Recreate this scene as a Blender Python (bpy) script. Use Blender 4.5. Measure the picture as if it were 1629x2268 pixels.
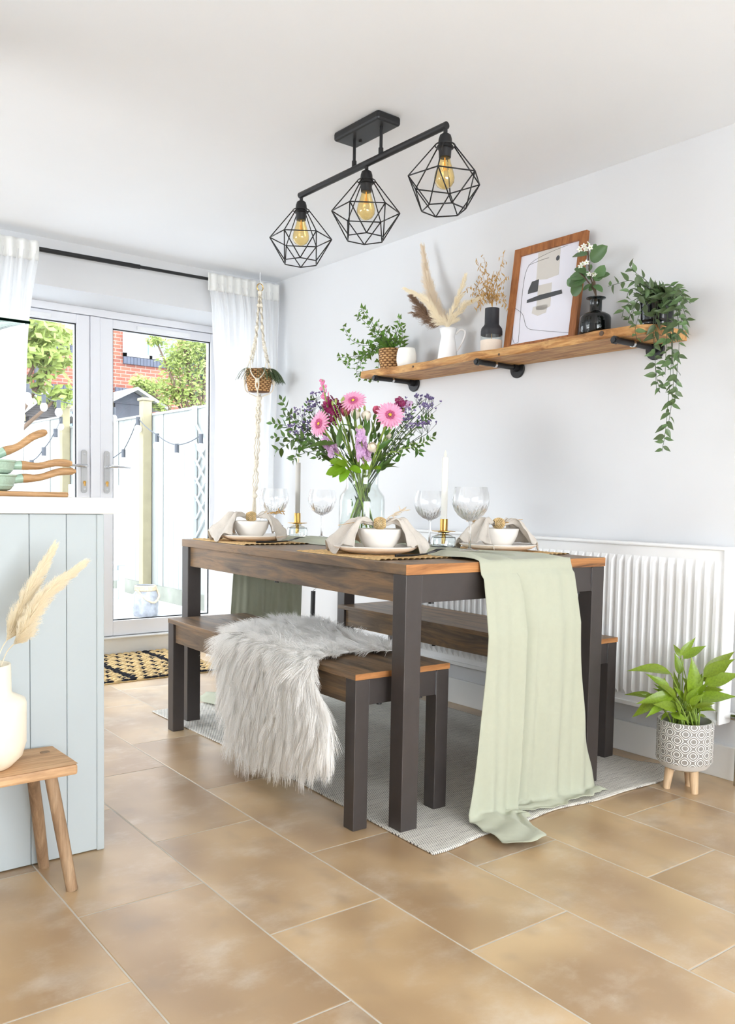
import bpy, math, random
import numpy as np
from mathutils import Vector, Matrix
random.seed(7); rng = np.random.default_rng(7)
for _o in list(bpy.data.objects): bpy.data.objects.remove(_o, do_unlink=True)
SC = bpy.context.scene; COL = SC.collection
PI = math.pi
# ------------------------------------------------------------------ camera
YAW, PITCH, ROLL, FPX, CAMH = 0.66509, 0.063466, 0.018428, 1920.76, 0.93587
CX, CY = 814.5, 1229.14
fwd = Vector((math.sin(YAW)*math.cos(PITCH), math.cos(YAW)*math.cos(PITCH), -math.sin(PITCH)))
r0 = Vector((math.cos(YAW), -math.sin(YAW), 0)); u0 = r0.cross(fwd)
rgt = r0*math.cos(ROLL)+u0*math.sin(ROLL); upv = -r0*math.sin(ROLL)+u0*math.cos(ROLL)
cam = bpy.data.cameras.new('camera'); camo = bpy.data.objects.new('camera', cam); COL.objects.link(camo)
M3 = Matrix((rgt, upv, -fwd)).transposed()
camo.matrix_world = Matrix.Translation((0, 0, CAMH)) @ M3.to_4x4()
cam.sensor_fit = 'HORIZONTAL'; cam.sensor_width = 36.0; cam.lens = FPX*36.0/1629.0
cam.shift_y = (CY-1134.0)/1629.0; cam.clip_start = 0.05; cam.clip_end = 200
SC.camera = camo
# points of the place, measured off the photograph on planes whose distance is known
EYE = Vector((0, 0, CAMH))
def ray(px, py): return fwd + rgt*((px-CX)/FPX) - upv*((py-CY)/FPX)
def onX(px, py, x): d = ray(px, py); return EYE + d*((x-EYE.x)/d.x)
def onY(px, py, y): d = ray(px, py); return EYE + d*((y-EYE.y)/d.y)
def onZ(px, py, z): d = ray(px, py); return EYE + d*((z-EYE.z)/d.z)
def atD(px, py, dep): return EYE + ray(px, py)*dep
# ------------------------------------------------------------------ world, light, exposure
SC.view_settings.view_transform = 'Standard'; SC.view_settings.look = 'None'
SC.view_settings.gamma = 1.0; SC.view_settings.use_curve_mapping = False
SC.view_settings.exposure = 0.54
SC.cycles.max_bounces = 10; SC.cycles.diffuse_bounces = 6; SC.cycles.glossy_bounces = 4; SC.cycles.transmission_bounces = 10; SC.cycles.transparent_max_bounces = 20
SC.cycles.use_adaptive_sampling = True; SC.cycles.adaptive_threshold = 0.02; SC.cycles.caustics_reflective = False; SC.cycles.caustics_refractive = False; SC.cycles.sample_clamp_indirect = 8.0
w = bpy.data.worlds.new('overcast_sky'); SC.world = w; w.use_nodes = True
bg = w.node_tree.nodes['Background']; bg.inputs[0].default_value = (0.90, 0.95, 1.0, 1); bg.inputs[1].default_value = 5.5
def area(name, loc, direction, sx, sy, power, col=(1, 1, 1)):
    l = bpy.data.lights.new(name, 'AREA'); l.shape = 'RECTANGLE'; l.size = sx; l.size_y = sy; l.energy = power; l.color = col
    o = bpy.data.objects.new(name, l); COL.objects.link(o); o.location = loc
    o.rotation_euler = Vector(direction).to_track_quat('-Z', 'Y').to_euler()
    return o
# fill lamp added in an unseen opening behind the photographer; daylight through the kitchen window on the other side
area('back_fill_light', (0.75, -2.16, 1.10), (0, 1, 0.0), 2.9, 1.3, 62, (0.955, 0.98, 1.0))
area('kitchen_window_daylight', (-1.96, 3.45, 1.45), (1, 0, 0), 1.7, 1.0, 40, (0.94, 0.975, 1.0))
pt = area('garden_door_portal', (1.85, 4.99, 1.05), (0, -1, 0), 1.5, 1.9, 10); pt.data.cycles.is_portal = True
# ------------------------------------------------------------------ materials
def lin(c):
    c = c/255.0
    return c/12.92 if c <= 0.04045 else ((c+0.055)/1.055)**2.4
def C(r, g, b): return (lin(r), lin(g), lin(b), 1)
MATS = {}
def nodes(name):
    m = bpy.data.materials.new(name); m.use_nodes = True; nt = m.node_tree; nt.nodes.clear()
    out = nt.nodes.new('ShaderNodeOutputMaterial'); MATS[name] = m
    return m, nt, out
def N(nt, t, **k):
    n = nt.nodes.new(t)
    for a, v in k.items():
        if a in n.inputs: n.inputs[a].default_value = v
        else: setattr(n, a, v)
    return n
def L(nt, a, b): nt.links.new(a, b)
def coords(nt, kind='Object', scale=(1, 1, 1), rand=0.0, rot=(0, 0, 0)):
    tc = N(nt, 'ShaderNodeTexCoord'); mp = N(nt, 'ShaderNodeMapping'); mp.inputs['Scale'].default_value = scale; mp.inputs['Rotation'].default_value = rot
    src = tc.outputs[kind]
    if rand:
        oi = N(nt, 'ShaderNodeObjectInfo'); mu = N(nt, 'ShaderNodeMath', operation='MULTIPLY'); L(nt, oi.outputs['Random'], mu.inputs[0]); mu.inputs[1].default_value = rand
        ad = N(nt, 'ShaderNodeVectorMath', operation='ADD'); L(nt, src, ad.inputs[0]); L(nt, mu.outputs[0], ad.inputs[1]); src = ad.outputs[0]
    L(nt, src, mp.inputs['Vector']); return mp.outputs['Vector']
def ramp(nt, fac, stops, ease=False):
    r = N(nt, 'ShaderNodeValToRGB'); e = r.color_ramp.elements; r.color_ramp.interpolation = 'EASE' if ease else 'LINEAR'
    while len(e) < len(stops): e.new(0.5)
    for i, (p, c) in enumerate(stops): e[i].position = p; e[i].color = c
    L(nt, fac, r.inputs[0]); return r.outputs[0]
def noise(nt, vec, scale, detail=4, rough=0.55, dist=0.0):
    n = N(nt, 'ShaderNodeTexNoise'); n.inputs['Scale'].default_value = scale; n.inputs['Detail'].default_value = detail
    n.inputs['Roughness'].default_value = rough; n.inputs['Distortion'].default_value = dist
    if vec is not None: L(nt, vec, n.inputs['Vector'])
    return n.outputs['Fac']
def bumpn(nt, h, strength=0.2, dist=0.005):
    b = N(nt, 'ShaderNodeBump'); b.inputs['Strength'].default_value = strength; b.inputs['Distance'].default_value = dist
    L(nt, h, b.inputs['Height']); return b.outputs['Normal']
def mat(name, col, rough=0.5, metal=0.0, var=0.0, vscale=6.0, bump=0.0, bscale=80.0, sheen=0.0, coat=0.0, spec=0.5, rand=0.0, trl=0.0):
    m, nt, out = nodes(name); p = N(nt, 'ShaderNodeBsdfPrincipled')
    p.inputs['Base Color'].default_value = col; p.inputs['Roughness'].default_value = rough; p.inputs['Metallic'].default_value = metal
    p.inputs['Sheen Weight'].default_value = sheen; p.inputs['Coat Weight'].default_value = coat; p.inputs['Specular IOR Level'].default_value = spec
    v = coords(nt)
    src = None
    if var:
        f = noise(nt, v, vscale)
        lo = tuple(max(0, c*(1-var)) for c in col[:3])+(1,); hi = tuple(min(1, c*(1+var)) for c in col[:3])+(1,)
        src = ramp(nt, f, [(0.3, lo), (0.7, hi)])
    if rand:
        oi = N(nt, 'ShaderNodeObjectInfo'); hs = N(nt, 'ShaderNodeHueSaturation')
        mr = N(nt, 'ShaderNodeMapRange'); L(nt, oi.outputs['Random'], mr.inputs[0]); mr.inputs[3].default_value = 1-rand; mr.inputs[4].default_value = 1+rand
        L(nt, mr.outputs[0], hs.inputs['Value'])
        mr2 = N(nt, 'ShaderNodeMapRange'); L(nt, oi.outputs['Random'], mr2.inputs[0]); mr2.inputs[3].default_value = 0.5-rand*0.05; mr2.inputs[4].default_value = 0.5+rand*0.03
        L(nt, mr2.outputs[0], hs.inputs['Hue'])
        if src: L(nt, src, hs.inputs['Color'])
        else: hs.inputs['Color'].default_value = col
        src = hs.outputs[0]
    if src: L(nt, src, p.inputs['Base Color'])
    if bump: L(nt, bumpn(nt, noise(nt, v, bscale), bump), p.inputs['Normal'])
    if trl:
        t = N(nt, 'ShaderNodeBsdfTranslucent'); t.inputs[0].default_value = col
        if src: L(nt, src, t.inputs[0])
        mx = N(nt, 'ShaderNodeMixShader'); mx.inputs[0].default_value = trl
        L(nt, p.outputs[0], mx.inputs[1]); L(nt, t.outputs[0], mx.inputs[2]); L(nt, mx.outputs[0], out.inputs[0])
    else: L(nt, p.outputs[0], out.inputs[0])
    return m
def wood(name, cols, scale=3.0, axis=1, stretch=9.0, rough=0.45, bump=0.12, rand=0.0, dist=1.2, spec=0.4):
    m, nt, out = nodes(name); p = N(nt, 'ShaderNodeBsdfPrincipled'); p.inputs['Roughness'].default_value = rough; p.inputs['Specular IOR Level'].default_value = spec
    s = [stretch]*3; s[axis] = 1.0
    v = coords(nt, scale=tuple(s), rand=rand)
    f = noise(nt, v, scale, 8, 0.62, dist)
    k = len(cols)
    c1 = ramp(nt, f, [(0.30+0.42*i/(k-1), c) for i, c in enumerate(cols)])
    v2 = coords(nt, scale=tuple(x*4 if x > 1 else 1.5 for x in s), rand=rand)
    f2 = noise(nt, v2, scale*1.5, 4, 0.6)
    mx = N(nt, 'ShaderNodeMix', data_type='RGBA', blend_type='MULTIPLY'); mx.inputs[0].default_value = 0.35
    L(nt, c1, mx.inputs[6]); L(nt, ramp(nt, f2, [(0.35, (0.45, 0.42, 0.4, 1)), (0.6, (1, 1, 1, 1))]), mx.inputs[7])
    L(nt, mx.outputs[2], p.inputs['Base Color']); L(nt, bumpn(nt, f2, bump, 0.002), p.inputs['Normal']); L(nt, p.outputs[0], out.inputs[0])
    return m
def glass(name, col=(1, 1, 1, 1), ior=1.45, rough=0.0):
    m, nt, out = nodes(name); g = N(nt, 'ShaderNodeBsdfGlass'); g.inputs['Color'].default_value = col; g.inputs['IOR'].default_value = ior; g.inputs['Roughness'].default_value = rough
    L(nt, g.outputs[0], out.inputs[0]); return m
def thin_glass(name, col=(1, 1, 1, 1), refl=1.0, ior=1.45):
    m, nt, out = nodes(name); t = N(nt, 'ShaderNodeBsdfTransparent'); t.inputs[0].default_value = col
    g = N(nt, 'ShaderNodeBsdfGlossy'); g.inputs['Roughness'].default_value = 0.02
    fr = N(nt, 'ShaderNodeLayerWeight'); pw_ = N(nt, 'ShaderNodeMath', operation='POWER'); L(nt, fr.outputs['Facing'], pw_.inputs[0]); pw_.inputs[1].default_value = 4.0; mu = N(nt, 'ShaderNodeMath', operation='MULTIPLY_ADD'); mu.inputs[1].default_value = 0.55*refl; mu.inputs[2].default_value = 0.035*refl
    L(nt, pw_.outputs[0], mu.inputs[0]); mx = N(nt, 'ShaderNodeMixShader'); L(nt, mu.outputs[0], mx.inputs[0]); L(nt, t.outputs[0], mx.inputs[1]); L(nt, g.outputs[0], mx.inputs[2])
    L(nt, mx.outputs[0], out.inputs[0]); return m
def sheer(name, col, transp=0.2, trl=0.5):
    m, nt, out = nodes(name); d = N(nt, 'ShaderNodeBsdfDiffuse'); d.inputs[0].default_value = col; t = N(nt, 'ShaderNodeBsdfTranslucent'); t.inputs[0].default_value = col
    a = N(nt, 'ShaderNodeMixShader'); a.inputs[0].default_value = trl; L(nt, d.outputs[0], a.inputs[1]); L(nt, t.outputs[0], a.inputs[2])
    tr = N(nt, 'ShaderNodeBsdfTransparent'); b = N(nt, 'ShaderNodeMixShader'); b.inputs[0].default_value = transp
    L(nt, a.outputs[0], b.inputs[1]); L(nt, tr.outputs[0], b.inputs[2]); L(nt, b.outputs[0], out.inputs[0]); return m
def weave(name, c1, c2, sx, sy, rough=0.9, bump=0.5, dark=0.35):
    # two crossing waves of threads
    m, nt, out = nodes(name); p = N(nt, 'ShaderNodeBsdfPrincipled'); p.inputs['Roughness'].default_value = rough; p.inputs['Specular IOR Level'].default_value = 0.15
    tc = N(nt, 'ShaderNodeTexCoord'); sep = N(nt, 'ShaderNodeSeparateXYZ'); L(nt, tc.outputs['Object'], sep.inputs[0])
    def wv(o, s):
        a = N(nt, 'ShaderNodeMath', operation='MULTIPLY'); L(nt, o, a.inputs[0]); a.inputs[1].default_value = s
        b = N(nt, 'ShaderNodeMath', operation='SINE'); L(nt, a.outputs[0], b.inputs[0]); return b.outputs[0]
    a, b = wv(sep.outputs[0], sx), wv(sep.outputs[1], sy)
    mu = N(nt, 'ShaderNodeMath', operation='MULTIPLY'); L(nt, a, mu.inputs[0]); L(nt, b, mu.inputs[1])
    n = noise(nt, coords(nt, scale=(3, 40, 3)), 4.0, 4)
    ad = N(nt, 'ShaderNodeMath', operation='MULTIPLY_ADD'); L(nt, mu.outputs[0], ad.inputs[0]); ad.inputs[1].default_value = 0.5; L(nt, n, ad.inputs[2])
    L(nt, ramp(nt, ad.outputs[0], [(dark-0.25, c2), (dark+0.12, c1)]), p.inputs['Base Color'])
    L(nt, bumpn(nt, ad.outputs[0], bump, 0.003), p.inputs['Normal']); L(nt, p.outputs[0], out.inputs[0]); return m

mat('wall_paint', C(214, 215, 217), 0.6, var=0.012, vscale=2, bump=0.02, bscale=60)
mat('ceiling_paint', C(236, 239, 243), 0.7, var=0.01, vscale=2)
mat('white_gloss', C(240, 241, 243), 0.3, var=0.01, vscale=4)
mat('upvc', C(236, 237, 242), 0.3, var=0.012, vscale=3)
mat('skirting_paint', C(232, 232, 230), 0.4, var=0.02, vscale=5)
mat('grout', C(192, 187, 176), 0.85, var=0.08, vscale=20)
mat('radiator_enamel', C(242, 243, 244), 0.3, var=0.01)
mat('dark_slot', C(60, 62, 64), 0.8, var=0.1)
mat('black_metal', C(34, 34, 36), 0.42, metal=0.3, var=0.1, vscale=30, bump=0.03, bscale=300)
mat('bronze_metal', C(68, 62, 60), 0.42, metal=0.15, var=0.06, vscale=20, bump=0.04, bscale=500)
mat('weld', C(150, 150, 152), 0.4, metal=0.8, bump=0.5, bscale=400, var=0.2)
mat('chrome', C(205, 206, 208), 0.16, metal=1.0, var=0.03)
mat('brushed_steel', C(190, 190, 190), 0.35, metal=1.0, var=0.05, bump=0.1, bscale=300)
mat('brass', C(200, 160, 90), 0.28, metal=1.0, var=0.05)
mat('island_paint', C(178, 187, 190), 0.5, var=0.02, vscale=3)
mat('worktop', C(244, 244, 243), 0.25, var=0.02, vscale=9)
mat('linen_green', C(197, 200, 180), 0.95, var=0.015, vscale=60, bump=0.15, bscale=700, sheen=0.2, spec=0.1, trl=0.18)
mat('linen_beige', C(222, 214, 204), 0.95, var=0.05, vscale=30, bump=0.4, bscale=260, sheen=0.2, spec=0.1, trl=0.12)
mat('stoneware', C(240, 235, 228), 0.3, var=0.02, vscale=10)
mat('stoneware_rim', C(226, 206, 184), 0.4, var=0.08, vscale=20)
mat('jute', C(214, 180, 130), 0.9, var=0.3, vscale=60, bump=0.8, bscale=200, spec=0.1)
mat('jute_pale', C(214, 186, 138), 0.9, var=0.25, vscale=50, bump=0.6, bscale=200, spec=0.1)
mat('jute_black', C(44, 44, 50), 0.9, var=0.3, vscale=60, bump=0.6, bscale=200, spec=0.1)
mat('cotton', C(238, 230, 214), 0.95, var=0.05, vscale=60, bump=0.4, bscale=300, spec=0.1)
mat('candle_wax', C(246, 245, 240), 0.45, var=0.01, trl=0.15)
mat('candle_wax_grey', C(214, 210, 203), 0.5, var=0.01, trl=0.1)
mat('black_wax', C(22, 23, 26), 0.45, var=0.05)
mat('flame_tip', C(255, 244, 214), 0.4, var=0.01)
mat('steel_dark', C(46, 46, 48), 0.3, metal=0.8, var=0.05)
mat('white_ceramic', C(246, 246, 246), 0.2, var=0.01)
mat('cream_ceramic', C(246, 238, 218), 0.35, var=0.015, vscale=60)
mat('white_stone', C(240, 240, 234), 0.6, var=0.04, vscale=25)
mat('matt_black', C(38, 39, 44), 0.6, var=0.06)
mat('beige_ceramic', C(226, 212, 196), 0.7, var=0.03, vscale=200)
mat('soil', C(60, 46, 34), 0.95, var=0.4, vscale=80, bump=1, bscale=150)
mat('pot_gloss_black', C(20, 22, 26), 0.12, var=0.02)
mat('stem_green', C(132, 158, 64), 0.5, var=0.15, rand=0.15)
mat('stem_brown', C(92, 72, 56), 0.7, var=0.2)
mat('stem_dark', C(62, 78, 52), 0.6, var=0.15)
mat('leaf_ivy', C(88, 124, 44), 0.45, var=0.25, vscale=40, rand=0.35, trl=0.25)
mat('leaf_lily', C(124, 150, 40), 0.32, var=0.18, vscale=20, rand=0.25, trl=0.25)
mat('leaf_dark', C(84, 108, 66), 0.38, var=0.2, vscale=40, rand=0.35, trl=0.15)
mat('leaf_eucalyptus', C(86, 118, 74), 0.4, var=0.15, vscale=40, rand=0.25, trl=0.15)
mat('leaf_bouquet', C(74, 106, 42), 0.42, var=0.2, vscale=40, rand=0.4, trl=0.25)
mat('leaf_bright', C(122, 166, 30), 0.4, var=0.15, vscale=30, rand=0.15, trl=0.3)
mat('leaf_outdoor', C(142, 156, 84), 0.6, var=0.3, vscale=3, trl=0.35)
mat('leaf_conifer', C(78, 98, 74), 0.7, var=0.3, vscale=3, trl=0.2)
mat('petal_pink', C(246, 178, 210), 0.55, var=0.1, vscale=40, rand=0.08, trl=0.25)
mat('petal_deep', C(228, 122, 172), 0.6, var=0.15, vscale=60, trl=0.2)
mat('petal_magenta', C(140, 20, 84), 0.6, var=0.3, vscale=40, rand=0.3, trl=0.2)
mat('petal_rose', C(218, 96, 132), 0.5, var=0.15, vscale=30, trl=0.2)
mat('petal_cream', C(246, 238, 222), 0.55, var=0.06, vscale=30, trl=0.2)
mat('petal_lilac', C(222, 184, 222), 0.6, var=0.12, vscale=60, rand=0.12, trl=0.25)
mat('petal_purple', C(128, 112, 160), 0.7, var=0.2, vscale=60, rand=0.2, trl=0.15)
mat('petal_white', C(246, 246, 240), 0.6, var=0.04, trl=0.2)
mat('pollen_yellow', C(240, 200, 60), 0.8, var=0.2, vscale=90)
mat('bud_green', C(172, 190, 104), 0.55, var=0.15, vscale=40, trl=0.2)
mat('oat', C(206, 164, 98), 0.8, var=0.2, vscale=40, trl=0.2)
mat('plume_beige', C(242, 231, 214), 0.9, spec=0.1, trl=0.5)
mat('plume_cream', C(254, 247, 230), 0.9, spec=0.1, trl=0.5)
mat('plume_brown', C(150, 124, 104), 0.9, spec=0.1, trl=0.2)
mat('fur_white', C(254, 253, 251), 0.7, spec=0.2, trl=0.25)
mat('fur_hide', C(250, 248, 245), 0.9)
mat('pan_mint', C(176, 200, 180), 0.35, var=0.12, vscale=220)
mat('mint_gloss', C(168, 196, 176), 0.25, var=0.02)
mat('art_paper', C(226, 226, 236), 0.7, var=0.01)
mat('art_beige', C(206, 202, 196), 0.7, var=0.02)
mat('art_charcoal', C(74, 76, 80), 0.7, var=0.05)
mat('tag_black', C(24, 24, 26), 0.8, var=0.05)
mat('tag_white', C(236, 236, 236), 0.8, var=0.02)
mat('bulb_base', C(150, 100, 60), 0.3, metal=0.8, var=0.1)
mat('filament', C(255, 190, 80), 0.4, var=0.05)
mat('concrete_pale', C(212, 210, 208), 0.8, var=0.06, vscale=20, bump=0.3, bscale=80)
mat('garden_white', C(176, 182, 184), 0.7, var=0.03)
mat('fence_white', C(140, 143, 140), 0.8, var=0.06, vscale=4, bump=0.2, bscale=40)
mat('post_wood', C(142, 133, 106), 0.85, var=0.1, vscale=12, bump=0.3, bscale=30)
mat('patio', C(180, 182, 186), 0.5, var=0.12, vscale=3, bump=0.2, bscale=10)
mat('house_render', C(180, 182, 184), 0.8, var=0.02)
mat('blue_brick', C(72, 76, 90), 0.8, var=0.15, vscale=8)
mat('shed_wood', C(84, 80, 80), 0.85, var=0.15, vscale=6)
mat('roof_felt', C(140, 138, 134), 0.85, var=0.1, vscale=5)
mat('roof_dark', C(70, 72, 80), 0.8, var=0.15, vscale=5)
mat('pipe_black', C(60, 62, 70), 0.5, var=0.05)
mat('window_dark', C(120, 136, 152), 0.15, var=0.2, vscale=1.5)
mat('bulb_clear', C(240, 240, 240), 0.2, var=0.01)
mat('socket_black', C(58, 62, 70), 0.6, var=0.05)
mat('lantern_glass', C(150, 152, 158), 0.15, var=0.3, vscale=20)
mat('rope', C(196, 176, 146), 0.9, var=0.2, vscale=60, bump=0.6, bscale=150)
mat('gravel_board', C(120, 122, 112), 0.9, var=0.25, vscale=4, bump=0.5, bscale=20)
wood('table_wood', [C(70, 58, 48), C(110, 92, 74), C(142, 113, 82), C(94, 78, 62)], 2.2, 1, 9, 0.42)
wood('table_wood_lit', [C(96, 66, 42), C(168, 114, 68), C(196, 138, 84), C(130, 88, 54)], 2.6, 0, 10, 0.5)  # the same oak in the orange tone it takes where lit
wood('shelf_wood', [C(110, 72, 40), C(178, 126, 74), C(212, 166, 108), C(150, 100, 56)], 2.4, 1, 8, 0.55, 0.3, dist=2.0)
wood('frame_wood', [C(120, 72, 36), C(160, 100, 54), C(184, 122, 70)], 3.0, 2, 10, 0.5)
wood('stool_wood', [C(170, 130, 94), C(212, 172, 130), C(230, 196, 156)], 2.4, 0, 8, 0.6)
wood('stool_leg_wood', [C(120, 94, 70), C(164, 134, 104), C(194, 166, 134)], 3.0, 2, 9, 0.65, 0.3)
wood('handle_wood', [C(150, 112, 74), C(196, 154, 108), C(216, 178, 134)], 6.0, 0, 10, 0.45)
wood('peg_wood', [C(214, 182, 144), C(236, 208, 172)], 4.0, 2, 8, 0.6)
def soft_glass(name, col, k):
    m, nt, out = nodes(name); t = N(nt, 'ShaderNodeBsdfTransparent'); t.inputs[0].default_value = col; g = N(nt, 'ShaderNodeBsdfGlass'); g.inputs['Color'].default_value = col; g.inputs['IOR'].default_value = 1.45; g.inputs['Roughness'].default_value = 0.0
    mx = N(nt, 'ShaderNodeMixShader'); mx.inputs[0].default_value = k; L(nt, t.outputs[0], mx.inputs[1]); L(nt, g.outputs[0], mx.inputs[2]); L(nt, mx.outputs[0], out.inputs[0]); return m
soft_glass('clear_glass', (1, 1, 1, 1), 0.78); thin_glass('vase_glass', (0.965, 0.985, 0.98, 1), 1.3); thin_glass('smoke_glass', (0.22, 0.26, 0.27, 1), 1.6); glass('tint_glass', (0.975, 0.99, 0.985, 1)); thin_glass('amber_glass', (1.0, 0.93, 0.74, 1), 1.5)
glass('hood_glass', (0.86, 0.93, 0.91, 1)); glass('hood_edge', (0.02, 0.10, 0.08, 1))
thin_glass('door_glass', (0.97, 0.985, 0.99, 1), 0.7)
thin_glass('water', (0.95, 0.985, 0.97, 1), 0.6, 1.33)
sheer('sheer_white', C(253, 253, 253), 0.16, 0.7); sheer('voile_head', C(248, 248, 246), 0.0, 0.4)
weave('rug_weave', C(226, 222, 214), C(70, 68, 70), 900, 420, 0.95, 0.6, 0.30)
# floor tile: cloudy tan stone look, every tile with its own clouds
m, nt, out = nodes('floor_tile'); p = N(nt, 'ShaderNodeBsdfPrincipled'); p.inputs['Specular IOR Level'].default_value = 1.0
v = coords(nt, rand=37.0, scale=(1.0, 0.75, 1)); f1 = noise(nt, v, 3.4, 2, 0.45, 0.0); f2 = noise(nt, v, 12.0, 2, 0.45)
f3 = noise(nt, coords(nt, rand=91.0, scale=(0.8, 1.0, 1)), 7.0, 7, 0.66)
def mixc(fac, ca_, cb_):
    x = N(nt, 'ShaderNodeMix', data_type='RGBA'); L(nt, fac, x.inputs[0])
    for k_, q in ((6, ca_), (7, cb_)):
        if isinstance(q, tuple): x.inputs[k_].default_value = q
        else: L(nt, q, x.inputs[k_])
    return x.outputs[2]
def mrange(fac, lo, hi): q = N(nt, 'ShaderNodeMapRange', interpolation_type='SMOOTHSTEP'); L(nt, fac, q.inputs[0]); q.inputs[1].default_value = lo; q.inputs[2].default_value = hi; return q.outputs[0]
base = mixc(mrange(f1, 0.30, 0.72), C(160, 131, 97), C(200, 171, 130)); base = mixc(mrange(f3, 0.46, 0.92), base, C(210, 198, 180)); base = mixc(mrange(f2, 0.5, 1.0), base, C(150, 128, 104))
L(nt, base, p.inputs['Base Color'])
p.inputs['Roughness'].default_value = 0.33; L(nt, p.outputs[0], out.inputs[0])
# brick
m, nt, out = nodes('red_brick'); p = N(nt, 'ShaderNodeBsdfPrincipled'); p.inputs['Roughness'].default_value = 0.85
b = N(nt, 'ShaderNodeTexBrick'); L(nt, coords(nt, scale=(1, 1, 1), rot=(-PI/2, 0, 0)), b.inputs['Vector']); b.inputs['Scale'].default_value = 1.0
b.inputs['Brick Width'].default_value = 0.225; b.inputs['Row Height'].default_value = 0.075; b.inputs['Mortar Size'].default_value = 0.008
b.inputs['Color1'].default_value = C(150, 84, 64); b.inputs['Color2'].default_value = C(116, 66, 54); b.inputs['Mortar'].default_value = C(136, 122, 112)
L(nt, b.outputs['Color'], p.inputs['Base Color']); L(nt, p.outputs[0], out.inputs[0])
# planter relief: white wavy bands round staggered eyes
m, nt, out = nodes('planter_pattern'); p = N(nt, 'ShaderNodeBsdfPrincipled'); p.inputs['Roughness'].default_value = 0.75
tc = N(nt, 'ShaderNodeTexCoord'); sp = N(nt, 'ShaderNodeSeparateXYZ'); L(nt, tc.outputs['Object'], sp.inputs[0])
def mth(op, a, b=None, c=None):
    n = N(nt, 'ShaderNodeMath', operation=op)
    for i, q in enumerate((a, b, c)):
        if q is None: continue
        if isinstance(q, (int, float)): n.inputs[i].default_value = q
        else: L(nt, q, n.inputs[i])
    return n.outputs[0]
ang = mth('ARCTAN2', sp.outputs[1], sp.outputs[0])
ca = mth('COSINE', mth('MULTIPLY', ang, 11.0)); cz = mth('COSINE', mth('MULTIPLY', sp.outputs[2], 2*PI/0.046))
g = mth('ABSOLUTE', mth('ADD', ca, cz)); s = mth('SINE', mth('MULTIPLY_ADD', g, 6.6, -1.0))
L(nt, ramp(nt, s, [(0.40, C(150, 146, 142)), (0.56, C(244, 243, 241))]), p.inputs['Base Color']); L(nt, bumpn(nt, s, 0.5, 0.002), p.inputs['Normal']); L(nt, p.outputs[0], out.inputs[0])
# basket weave
m, nt, out = nodes('basket_weave'); p = N(nt, 'ShaderNodeBsdfPrincipled'); p.inputs['Roughness'].default_value = 0.8
tc = N(nt, 'ShaderNodeTexCoord'); sp = N(nt, 'ShaderNodeSeparateXYZ'); L(nt, tc.outputs['Object'], sp.inputs[0])
ang = mth('ARCTAN2', sp.outputs[1], sp.outputs[0]); zz = mth('MULTIPLY', sp.outputs[2], 2*PI/0.011)
rw = mth('FLOOR', mth('MULTIPLY', sp.outputs[2], 1/0.011))
a1 = mth('SINE', mth('MULTIPLY_ADD', ang, 15.0, mth('MULTIPLY', rw, PI))); s = mth('MULTIPLY', mth('MULTIPLY_ADD', a1, 0.5, 0.5), mth('MULTIPLY_ADD', mth('COSINE', zz), -0.5, 0.5))
n2 = noise(nt, coords(nt), 60, 3); s2 = mth('MULTIPLY_ADD', n2, 0.35, s)
L(nt, ramp(nt, s2, [(0.16, C(96, 62, 34)), (0.4, C(186, 136, 82)), (0.9, C(216, 176, 122))]), p.inputs['Base Color']); L(nt, bumpn(nt, s, 0.9, 0.004), p.inputs['Normal']); L(nt, p.outputs[0], out.inputs[0])
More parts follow.
